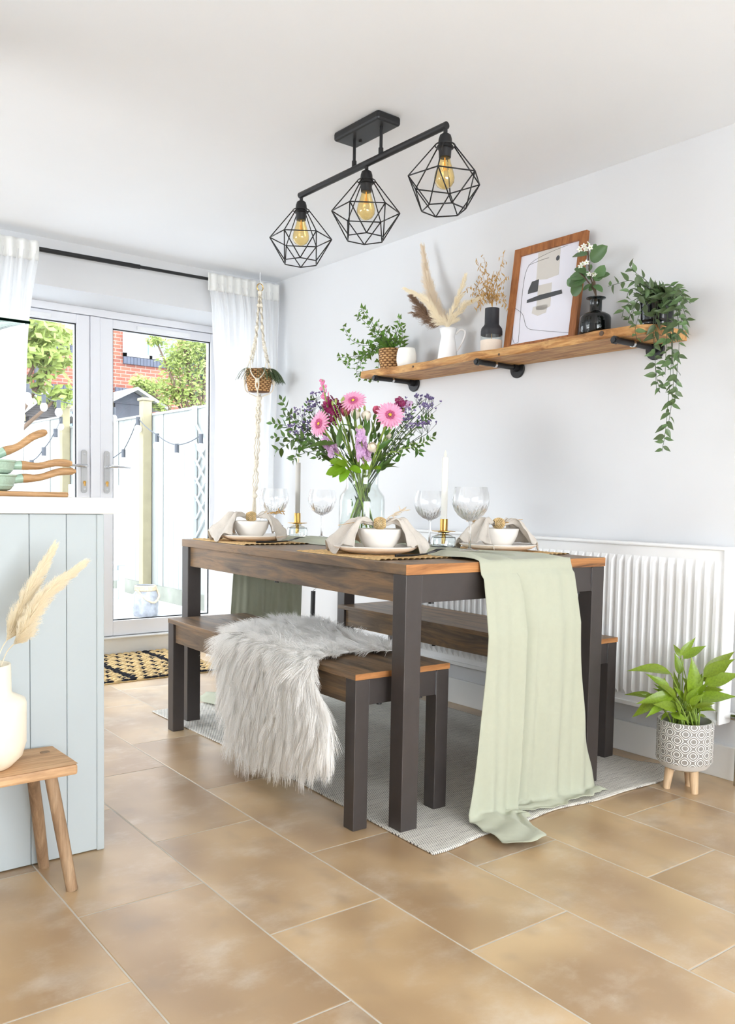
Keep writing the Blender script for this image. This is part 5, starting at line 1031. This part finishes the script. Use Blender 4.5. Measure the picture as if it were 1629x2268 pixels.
for i, pts in enumerate(([(1440, 640), (1400, 622), (1370, 628), (1348, 634)], [(1435, 625), (1410, 605), (1395, 588)], [(1440, 650), (1405, 665), (1385, 680), (1378, 705)], [(1438, 650), (1400, 640), (1388, 660)], [(1445, 655), (1420, 690), (1408, 730), (1412, 752)], [(1460, 660), (1452, 720), (1452, 790), (1455, 868)], [(1455, 665), (1448, 730), (1455, 830), (1462, 862)],
              [(1478, 655), (1492, 700), (1488, 800), (1480, 900), (1474, 960), (1467, 1000)], [(1470, 660), (1486, 740), (1492, 830), (1490, 880), (1480, 950)], [(1480, 650), (1500, 690), (1505, 760), (1500, 830), (1496, 890)], [(1485, 640), (1510, 655), (1530, 672)], [(1482, 635), (1505, 640), (1518, 668)], [(1490, 650), (1512, 680), (1525, 720)], [(1480, 655), (1478, 720), (1476, 780), (1474, 830)], [(1425, 655), (1400, 690), (1392, 715)], [(1450, 640), (1420, 650), (1400, 700)], [(1490, 645), (1508, 700), (1515, 740)])):
    xs = [2.66, 2.60, 2.56, 2.555, 2.555, 2.555]; P_ = [tt_]+[IX(x, y, xs[min(k, 5)]) for k, (x, y) in enumerate(pts)]; vine(tp, P_, LT, 0.0215, 0.048, r=0.0013, jit=0.45)
for k in range(38):
    a = rng.uniform(0, 2*PI); e_ = rng.uniform(0.2, 1.2); q = tt_+Vector((math.cos(a), math.sin(a), 0))*rng.uniform(0.005, 0.065)+Vector((0, 0, rng.uniform(-0.01, 0.045))); put(LT[k % 3], 'leaf', tp, q, Vector((math.cos(a), math.sin(a), e_)), tocam+Vector((0, 0, 0.8)), rng.uniform(0.03, 0.042))
# ================================================================== ceiling light
lx, ly = 1.867, 2.43
cl_ = thing('ceiling_light', 'black ceiling bar light with three wire cage shades', 'light', (lx, ly, HC-0.03))
MB().box(lx-0.05, ly-0.125, HC-0.03, lx+0.05, ly+0.125, HC).build('ceiling_plate', 'black_metal', cl_, smooth=False, bevel=0.008)
for dy in (-0.055, 0.055): MB().tube([(lx+0.018, ly+dy*1.05, HC-0.029), (lx+0.018, ly+dy*1.05, HC-0.036)], 0.0055, 12).build('plate_screw', 'black_metal', cl_)
for y in (2.348, 2.497):
    MB().tube([(lx, y, HC-0.028), (lx, y, 2.095)], 0.0055, 12).build('drop_rod', 'black_metal', cl_); MB().tube([(lx, y, 2.118), (lx, y, 2.093)], 0.0085, 12).build('rod_collar', 'black_metal', cl_)
MB().tube([(lx, 2.025, 2.090), (lx, 2.838, 2.088)], 0.0115, 18).build('cross_bar', 'black_metal', cl_, sharp=40)
for j, y in enumerate((2.03, 2.425, 2.829)):
    MB().lathe([(0.001, 0.0), (0.0065, 0), (0.0065, -0.012), (0.017, -0.019), (0.0205, -0.030), (0.0215, -0.040), (0.0215, -0.052), (0.026, -0.053), (0.026, -0.058), (0.020, -0.060), (0.0185, -0.086), (0.001, -0.086)], 24, (lx, y, 2.080)).build('lamp_holder', 'black_metal', cl_, sharp=30)
    cg = MB(); ph = -YAW+0.06+(0.22 if j == 0 else 0.0); wr = 0.0021
    A = [Vector((lx+0.031*math.cos(ph+i*PI/3), y+0.031*math.sin(ph+i*PI/3), 2.030)) for i in range(6)]
    B_ = [Vector((lx+0.118*math.cos(ph+i*PI/3), y+0.118*math.sin(ph+i*PI/3), 1.926)) for i in range(6)]
    D_ = [Vector((lx+0.069*math.cos(ph+(i+.5)*PI/3), y+0.069*math.sin(ph+(i+.5)*PI/3), 1.836)) for i in range(6)]
    for i in range(6):
        k = (i+1) % 6; cg.tube([A[i], B_[i]], wr, 6); cg.tube([B_[i], B_[k]], wr, 6); cg.tube([B_[i], D_[i]], wr, 6); cg.tube([B_[k], D_[i]], wr, 6); cg.tube([D_[i], D_[k]], wr, 6)
    cg.tube([Vector((lx+0.031*math.cos(2*PI*i/24), y+0.031*math.sin(2*PI*i/24), 2.030)) for i in range(25)], wr, 6)
    for i in range(3): cg.tube([A[2*i], Vector((lx, y, 2.026))+(A[2*i]-Vector((lx, y, 2.03)))*0.66], wr, 6)
    cg.build('wire_cage', 'black_metal', cl_, sharp=0)
    bu = MB().lathe([(0.0135, 1.998-1.996), (0.014, -0.008), (0.019, -0.030), (0.0285, -0.060), (0.0315, -0.075), (0.030, -0.088), (0.022, -0.100), (0.012, -0.106), (0.0025, -0.109), (0.0005, -0.109)], 28, (lx, y, 1.996+0.012)).build('filament_bulb', 'amber_glass', cl_, sharp=0, solid=0.0008)
    MB().lathe([(0.001, 0.0), (0.0133, 0.0), (0.0133, 0.018), (0.001, 0.018)], 20, (lx, y, 2.003)).build('bulb_cap', 'bulb_base', bu)
    MB().tube([(lx, y, 2.004), (lx, y, 1.955)], 0.0022, 8).tube([Vector((lx+0.006*math.cos(k*1.57+(k//2)*.4), y+0.006*math.sin(k*1.57), 1.975-0.022*(k % 2)+0.0)) for k in range(12)], 0.0005, 4).build('filament', 'filament', bu)
# ================================================================== macrame hanger
mc = onY(572, 868, 4.36); mz = mc.z; mh = thing('macrame_hanger', 'long cotton macrame plant hanger on a ceiling hook by the curtain', 'plant hanger', (mc.x, 4.36, HC))
MX, MY = mc.x+0.006, 4.36
MB().tube(spline([(MX, MY, HC), (MX, MY, HC-0.045), (MX+0.008, MY, HC-0.060), (MX, MY, HC-0.068), (MX-0.008, MY, HC-0.060)], 14), 0.002, 8).build('ceiling_hook', 'white_gloss', mh)
MB().tube([(MX+0.020*math.cos(a), MY, HC-0.084+0.020*math.sin(a)) for a in [2*PI*k/24 for k in range(25)]], 0.0028, 8).build('ring', 'brass', mh)
zt, zp = HC-0.10, mz+0.155
def cord(b, pts, r, tw=0, amp=0.0, n=60):
    path = spline(pts, n)
    if tw: path = [q+Vector((math.cos(tw*i)*amp, math.sin(tw*i)*amp, 0)) for i, q in enumerate(path)]
    b.tube(path, r, 6)
arms = MB()
pr = 0.079
for k in range(4):
    a = -YAW+PI/4+k*PI/2; dx, dy = math.cos(a), math.sin(a)
    P_ = [Vector((MX+0.004*dx, MY+0.004*dy, zt)), Vector((MX+0.012*dx, MY+0.012*dy, zt-0.10)), Vector((MX+0.030*dx, MY+0.030*dy, zt-0.27)), Vector((MX+0.066*dx, MY+0.066*dy, zp+0.02))]
    for m_ in range(3): cord(arms, P_, 0.0042, 1.15, 0.0042 if m_ else 0.0)
    kn = MB()
    for f in (0.05, 0.3, 0.55, 0.8):
        q = spline(P_, 40)[int(f*40)]; kn.ball(q, 0.0095, 8, (1, 1, 1.3))
    for i in range(9): kn.ball(spline(P_, 40)[int(28+i*1.3)], 0.0085, 7, (1, 1, 0.6))
    kn.build('knots', 'cotton', mh, sharp=0)
    a2 = a+PI/4
    for sg in (-1, 1):
        e_ = a+sg*PI/4; V_ = Vector((MX+(pr+0.004)*math.cos(e_), MY+(pr+0.004)*math.sin(e_), mz+0.055)); cord(arms, [P_[-1], Vector((MX+(pr+.006)*math.cos(a+sg*PI/9), MY+(pr+.006)*math.sin(a+sg*PI/9), mz+0.10)), V_], 0.0036, n=20)
    e_ = a+PI/4; V_ = Vector((MX+(pr+0.004)*math.cos(e_), MY+(pr+0.004)*math.sin(e_), mz+0.055))
    for o_ in (-0.008, 0.008): cord(arms, [V_+Vector((o_*math.cos(e_+1.57), o_*math.sin(e_+1.57), 0.005)), V_+Vector((o_*math.cos(e_+1.57), o_*math.sin(e_+1.57), -0.03)), Vector((MX+0.066*math.cos(e_), MY+0.066*math.sin(e_), mz-0.004)), Vector((MX, MY, mz-0.035))], 0.0036, n=20)
    kb = MB().ball(V_, 0.012, 8, (1, 1, 1.2)).build('square_knot', 'cotton', mh, sharp=0)
arms.build('cords', 'cotton', mh, sharp=0)
tail = MB(); zb_ = mz-0.035
ztail = onY(566, 1140, 4.36).z-0.05
for k in range(6):
    a = k*PI/3; wv = lambda f: 0.010+0.012*abs(math.sin(PI*f*3))
    cord(tail, [Vector((MX+0.004*math.cos(a)-0.022*f, MY+0.004*math.sin(a), zb_+(ztail+0.16-zb_)*f))+Vector((math.cos(a), math.sin(a), 0))*(wv(f)-0.010) for f in [i/10 for i in range(11)]], 0.0045, 0.9, 0.0035, 90)
for k in range(16):
    a = k*0.9; r_ = 0.004+0.010*(k % 4)/4; tail.tube(spline([Vector((MX-0.022+r_*0.4*math.cos(a), MY+r_*0.4*math.sin(a), ztail+0.17)), Vector((MX-0.024+r_*math.cos(a), MY+r_*math.sin(a), ztail+0.09)), Vector((MX-0.026+r_*1.3*math.cos(a), MY+r_*1.3*math.sin(a), ztail+0.01*(k % 5)))], 8), 0.0026, 5)
tail.build('twisted_tail', 'cotton', mh, sharp=0)
kn = MB()
for f in (0.0, 0.34, 0.66, 1.0): kn.ball((MX-0.022*f, MY, zb_+(ztail+0.16-zb_)*f), 0.018, 10, (1, 1, 0.9))
for i in range(26): f = 0.03+0.30*i/26; kn.ball((MX-0.022*f+0.008*math.cos(i*2.0), MY+0.008*math.sin(i*2.0), zb_+(ztail+0.16-zb_)*f), 0.0085, 6, (1, 1, 0.7))
kn.build('tail_knots', 'cotton', mh, sharp=0)
hb = Vector((MX, MY, mz)); hp = thing('hanging_plant', 'spiky green plant in a woven basket held by the macrame hanger', 'potted plant', hb)
basket(hp, hb, 0.062, 0.076, 0.125)
n = 260; P_ = np.zeros((n, 6, 3)); a = rng.uniform(0, 2*PI, n); a = np.where(rng.random(n) < 0.75, -YAW+rng.normal(0, 0.5, n), a); r_ = rng.uniform(0.0, 0.05, n); ln = rng.uniform(0.06, 0.15, n)
for i in range(6):
    f = i/5; P_[:, i, 0] = MX+np.cos(a)*(r_+ln*0.75*f); P_[:, i, 1] = MY+np.sin(a)*(r_+ln*0.75*f); P_[:, i, 2] = mz+0.11+ln*(0.75*f-1.15*f*f)
strands('foliage', P_, 0.0017, 'leaf_dark', hp, 0.5)['kind'] = 'stuff'
# ================================================================== planter with peace lily
pc = Vector((2.565, 1.560, 0.0)); pp = thing('legged_planter', 'white patterned round planter on three wooden peg legs', 'planter', (pc.x, pc.y, 0))
PR = 0.089
MB().lathe([(PR-0.001, 0.103), (PR, 0.106), (PR, 0.232), (PR-0.002, 0.236)], 64, (0, 0, 0)).build('patterned_wall', 'planter_pattern', pp, sharp=0, local=True)
MB().lathe([(0.001, 0.072), (0.050, 0.074), (0.074, 0.084), (PR-0.001, 0.103)], 64).lathe([(PR-0.002, 0.236), (PR-0.009, 0.236), (PR-0.010, 0.19), (0.001, 0.19)], 64).build('plain_body', 'concrete_pale', pp, sharp=30, local=True)
for q in ((2.537, 1.600), (2.560, 1.516), (2.617, 1.571)):
    dx, dy = q[0]-pc.x, q[1]-pc.y; MB().tube([(dx*0.85, dy*0.85, 0.085), (dx*1.05, dy*1.05, 0.0)], [0.0165, 0.0115], 16).build('peg_leg', 'peg_wood', pp, sharp=30, local=True)
pl_ = thing('peace_lily', 'leafy green peace lily growing in the legged planter', 'potted plant', (pc.x, pc.y, 0.19))
MB().lathe([(0.001, 0.208), (PR-0.012, 0.204)], 24, (pc.x, pc.y, 0)).build('soil', 'soil', pl_)
LL = [leaf_mesh('lily_leaf', 'leaf_lily', 0.34, 0.28, 0.16, 10), leaf_mesh('lily_leaf', 'leaf_lily', 0.42, 0.15, 0.12, 10), leaf_mesh('lily_leaf', 'leaf_lily', 0.36, 0.45, 0.2, 10)]
LL = LL
PD = (Vector((pc.x, pc.y, 0.3))-EYE).dot(fwd)
lst = [(1000, 1180, 665, 1130, 0), (1090, 1030, 1005, 940, 1), (1085, 1020, 1240, 890, 0), (1110, 1050, 1370, 945, 1), (1080, 1190, 1040, 1010, 1), (990, 1340, 810, 1215, 0), (850, 1400, 597, 1375, 0), (860, 1400, 725, 1610, 2), (1020, 1380, 780, 1490, 2), (1040, 1370, 1050, 1170, 1), (1290, 1200, 1590, 1010, 0), (1290, 1210, 1570, 1080, 1), (1290, 1250, 1620, 1110, 1), (1300, 1280, 1620, 1220, 1), (1290, 1330, 1600, 1345, 1), (1230, 1420, 1610, 1400, 1), (1200, 1400, 1215, 1070, 1), (1160, 1300, 1090, 1215, 0), (980, 1530, 935, 1620, 1), (1000, 1540, 1125, 1640, 1), (1260, 1560, 1315, 1620, 1), (1270, 1510, 1400, 1560, 2), (920, 1480, 830, 1590, 2), (1120, 1480, 1260, 1290, 1), (960, 1400, 870, 1290, 0), (1180, 1500, 1140, 1380, 1), (1060, 1500, 960, 1420, 1), (1150, 1520, 1250, 1420, 1), (1010, 1480, 1090, 1400, 1), (930, 1350, 960, 1220, 1), (1250, 1380, 1330, 1280, 1), (1220, 1300, 1300, 1200, 1), (1240, 1600, 1170, 1640, 1), (1080, 1560, 1060, 1470, 1), (1180, 1440, 1210, 1330, 1), (1120, 1420, 1030, 1330, 1)]
for k in range(22):
    aa = rng.uniform(-0.2, PI+0.2); r0__ = rng.uniform(60, 150); r1__ = r0__+rng.uniform(110, 190); lst.append((1110+r0__*math.cos(aa)*0.8, 1500-r0__*math.sin(aa), 1110+r1__*math.cos(aa)*1.1, 1500-r1__*math.sin(aa)*0.9, int(rng.integers(2))))
for i, (ax_, ay_, bx_, by_, kd) in enumerate(lst):
    dd = (((i*7) % 11)-5)*0.014-0.01; A_ = atD(1240+ax_/4.049, 1200+ay_/4.049, PD+dd); B_ = atD(1240+bx_/4.049, 1200+by_/4.049, PD+dd*1.5)
    if max(A_.x, B_.x) > 2.69: A_.x = min(A_.x, 2.67); B_.x = min(B_.x, 2.685)
    f_ = Vector((pc.x+0.04*math.cos(i*2.4), pc.y+0.04*math.sin(i*2.4), 0.20)); MB().tube(spline([f_, f_.lerp(A_, 0.5)+Vector((0, 0, 0.012)), A_], 10), [0.0026]*6+[0.0018]*5, 6).build('leaf_stalk', 'stem_green', pl_)
    put(LL[kd], 'leaf', pl_, A_, B_-A_+Vector((0, 0, 0.03 if kd == 2 else 0.02)), tocam*(1.1 if i % 3 else 0.5)+Vector((0, 0, 0.8))+Vector(rng.normal(size=3))*0.2, (B_-A_).length*1.08)
# ================================================================== kitchen island
IY, IX1 = 2.19, 0.847
isl = thing('kitchen_island', 'pale grey panelled kitchen island end with white worktop above it', 'kitchen island', (0.3, IY, 0.0))
MB().box(-0.75, IY+0.018, 0.0, IX1-0.004, IY+0.60, 0.887).build('carcass', 'island_paint', isl, smooth=False)
xs = [-0.75, -0.62, -0.529, -0.438, -0.347, -0.256, -0.165, -0.074, 0.018, 0.109, 0.20, 0.291, 0.382, 0.475, 0.566, 0.659, 0.7505, IX1]
for a, b in zip(xs, xs[1:]): MB().box(a+0.0004, IY, 0.003, b-0.0004, IY+0.018, 0.886).build('plank', 'island_paint', isl, smooth=False, bevel=0.002)
MB().box(IX1-0.02, IY-0.004, 0.0, IX1, IY+0.60, 0.886).build('corner_trim', 'island_paint', isl, smooth=False, bevel=0.003)
wt = tag(MB().box(-0.80, IY-0.012, 0.887, 0.905, IY+0.65, 0.928).build('worktop', 'worktop', None, smooth=False, bevel=0.003, org=(0, IY+0.3, 0.887)), 'white marble effect worktop slab on the grey kitchen island', 'worktop')
bd = thing('chopping_board', 'round edged wooden chopping board on the worktop under the pans', 'chopping board', (0.62, 2.43, 0.928))
MB().box(0.40, 2.30, 0.928, 0.796, 2.56, 0.9415).build('board', 'handle_wood', bd, smooth=False, bevel=0.005)
def pan(label, cx, cy, z, r, h, hz, tip, round_b):
    t = thing('saucepan', label, 'pan', (cx, cy, z), group='mint pans stacked on the board')
    pr_ = [(0.001, 0), (r*0.80, 0)]+[(r*(0.80+0.18*math.sin(a)), h*0.8*(1-math.cos(a))) for a in (0.5, 0.9, 1.3)]+[(r*0.99, h-0.006), (r*1.02, h-0.004), (r*1.02, h), (r*0.96, h), (r*0.95, h*0.3), (r*0.78, 0.005), (0.001, 0.005)]
    MB().lathe(pr_, 44, (cx, cy, z)).build('pan_body', 'pan_mint', t, sharp=30)
    a0 = Vector((cx+r*0.97, cy, z+h-0.012)); d = Vector(tip)-a0; f1 = a0+d*0.14; path = spline([f1, f1+d*0.28+Vector((0, 0, -0.004)), f1+d*0.58+Vector((0, 0, 0.004)), Vector(tip)], 14)
    MB().tube([a0-d.normalized()*0.005, f1], [0.0115, 0.0125], 14).build('ferrule', 'mint_gloss', t, sharp=30)
    MB().tube(path, [0.0125, 0.0125, 0.0115, 0.0105, 0.0098, 0.0095, 0.0095, 0.0098, 0.0100, 0.0103, 0.0105, 0.0106, 0.0106, 0.0100, 0.0060], 14).build('handle', 'handle_wood', t)
    return t
pan('mint speckled pan at the bottom of the stack on the board', 0.580, 2.43, 0.9418, 0.113, 0.043, 0, (0.858, 2.43, 1.001), True)
pan('mint speckled pan in the middle of the stack', 0.582, 2.43, 0.9855, 0.110, 0.037, 0, (0.845, 2.42, 1.021), False)
pan('small mint pan on top of the stack with its handle raised', 0.560, 2.43, 1.023, 0.092, 0.026, 0, (0.779, 2.43, 1.106), False)
hdn = thing('cooker_hood', 'curved glass cooker hood canopy with dark edge above the island', 'cooker hood', (0.2, 2.62, 1.40))
hp_ = lambda s, t: (-0.40+(1.158)*s-0.030*(t**2)*max(0, (s-0.9)/0.1), 2.50+0.25*t, 1.404+0.004*s+0.034*math.sin(t*PI*0.5)-0.028*t*max(0, (s-0.86)/0.14)**1.5)
MB().grid(hp_, 40, 12).build('glass_canopy', 'hood_glass', hdn, sharp=0, solid=0.006)
MB().tube([hp_(i/30, 0) for i in range(31)], 0.0038, 8).build('front_edge', 'hood_edge', hdn)
MB().box(-0.05, 2.60, 1.43, 0.42, 2.86, 1.49).build('hood_body', 'brushed_steel', hdn, smooth=False, bevel=0.004); MB().box(0.03, 2.63, 1.49, 0.33, 2.86, HC).build('chimney', 'brushed_steel', hdn, smooth=False, bevel=0.003)
# ================================================================== stool, vase and plumes in front of the island
stl = thing('wooden_stool', 'small rustic wooden stool standing against the grey island', 'stool', (0.40, 2.08, 0.0))
MB().grid(lambda s, t: (0.10+0.606*s, 1.985+0.185*t, 0.3055+0.0012*math.sin(14*s+3*t)), 8, 4).build('seat_figure', 'stool_wood', stl, sharp=0)
MB().box(0.10, 1.985, 0.2800, 0.706, 2.170, 0.3050).build('seat', 'stool_wood', stl, smooth=False, bevel=0.006)
MB().tube([(0.672, 2.12, 0.300), (0.672, 2.12, 0.3066)], 0.012, 16).build('leg_tenon', 'stool_leg_wood', stl)
for (tx_, ty_, fx_, fy_) in ((0.652, 2.022, 0.695, 1.998), (0.640, 2.125, 0.682, 2.165), (0.155, 2.022, 0.11, 1.998), (0.165, 2.125, 0.12, 2.165)):
    MB().tube([(tx_, ty_, 0.285), ((tx_+fx_)/2+0.001, (ty_+fy_)/2, 0.14), (fx_, fy_, 0.0)], [0.0145, 0.0150, 0.0135], 9).build('leg', 'stool_leg_wood', stl, sharp=50)
fvc = Vector((0.525, 2.075, 0.3065)); fv = thing('floor_vase', 'cream ceramic bottle vase with wide shoulders on the stool', 'vase', fvc)
MB().lathe([(0.001, 0), (0.052, 0), (0.056, 0.003), (0.078, 0.025), (0.087, 0.055), (0.088, 0.145), (0.085, 0.155), (0.070, 0.163), (0.058, 0.168), (0.0555, 0.175), (0.0545, 0.236), (0.053, 0.239), (0.050, 0.237), (0.0505, 0.17), (0.080, 0.14), (0.080, 0.05), (0.05, 0.008), (0.001, 0.008)], 56, fvc).build('vase_body', 'cream_ceramic', fv, sharp=0)
fp = thing('dried_pampas', 'cream bunny tail pampas plumes leaning out of the stool vase', 'dried grass', fvc+Vector((0, 0, 0.01)))
f0 = fvc+Vector((0, 0, 0.012)); f1 = fvc+Vector((0.025, 0, 0.235))
plume(fp, [f0, f1, onY(25, 1400, 2.06), onY(65, 1310, 2.06), onY(118, 1214, 2.07)], 5200, 0.040, 0.022, 'plume_cream', 0.0005, 0.42, 'plume_cream')
plume(fp, [f0, f1+Vector((0.008, -0.01, 0)), onY(45, 1410, 2.02), onY(100, 1320, 2.01), onY(183, 1248, 2.00)], 5200, 0.040, 0.023, 'plume_cream', 0.0005, 0.42, 'plume_cream')
plume(fp, [f0, f1+Vector((-0.03, 0, 0)), (0.50, 2.05, 0.68), (0.44, 2.04, 0.80), (0.38, 2.03, 0.88)], 3600, 0.034, 0.021, 'plume_cream', 0.0005, 0.42, 'plume_cream')
# ================================================================== door mat
dm = thing('door_mat', 'chunky black and beige jute mat in front of the garden doors', 'mat', (1.65, 4.49, 0.0))
be, bk = MB(), MB(); cols = 30; rows = 40
for i in range(rows):
    for j in range(cols):
        x = 1.075+1.19*(j+0.5*(i % 2)*0.6)/cols+0.006*math.sin(i); y = 4.125+0.725*(i+0.5)/rows; black = (i % 2 == 0 and (j*7+i*3) % 5 > 2) or j % 9 == 8 or i == 0 and j % 4 < 2
        (bk if black else be).ball((x, y, 0.008), 0.021, 6, (1.0, 0.47, 0.42))
be.box(1.07, 4.12, 0.0005, 2.27, 4.855, 0.006)
be.build('beige_loops', 'jute_pale', dm, sharp=0)['kind'] = 'stuff'; bk.build('black_loops', 'jute_black', dm, sharp=0)['kind'] = 'stuff'
fg = MB()
for i in range(36): y = 4.13+0.72*i/36; fg.tube([(2.268, y, 0.006), (2.29+0.01*rng.random(), y+0.004*rng.normal(), 0.005)], [0.005, 0.003], 5)
fg.build('frayed_edge', 'jute_pale', dm, sharp=0)['kind'] = 'stuff'
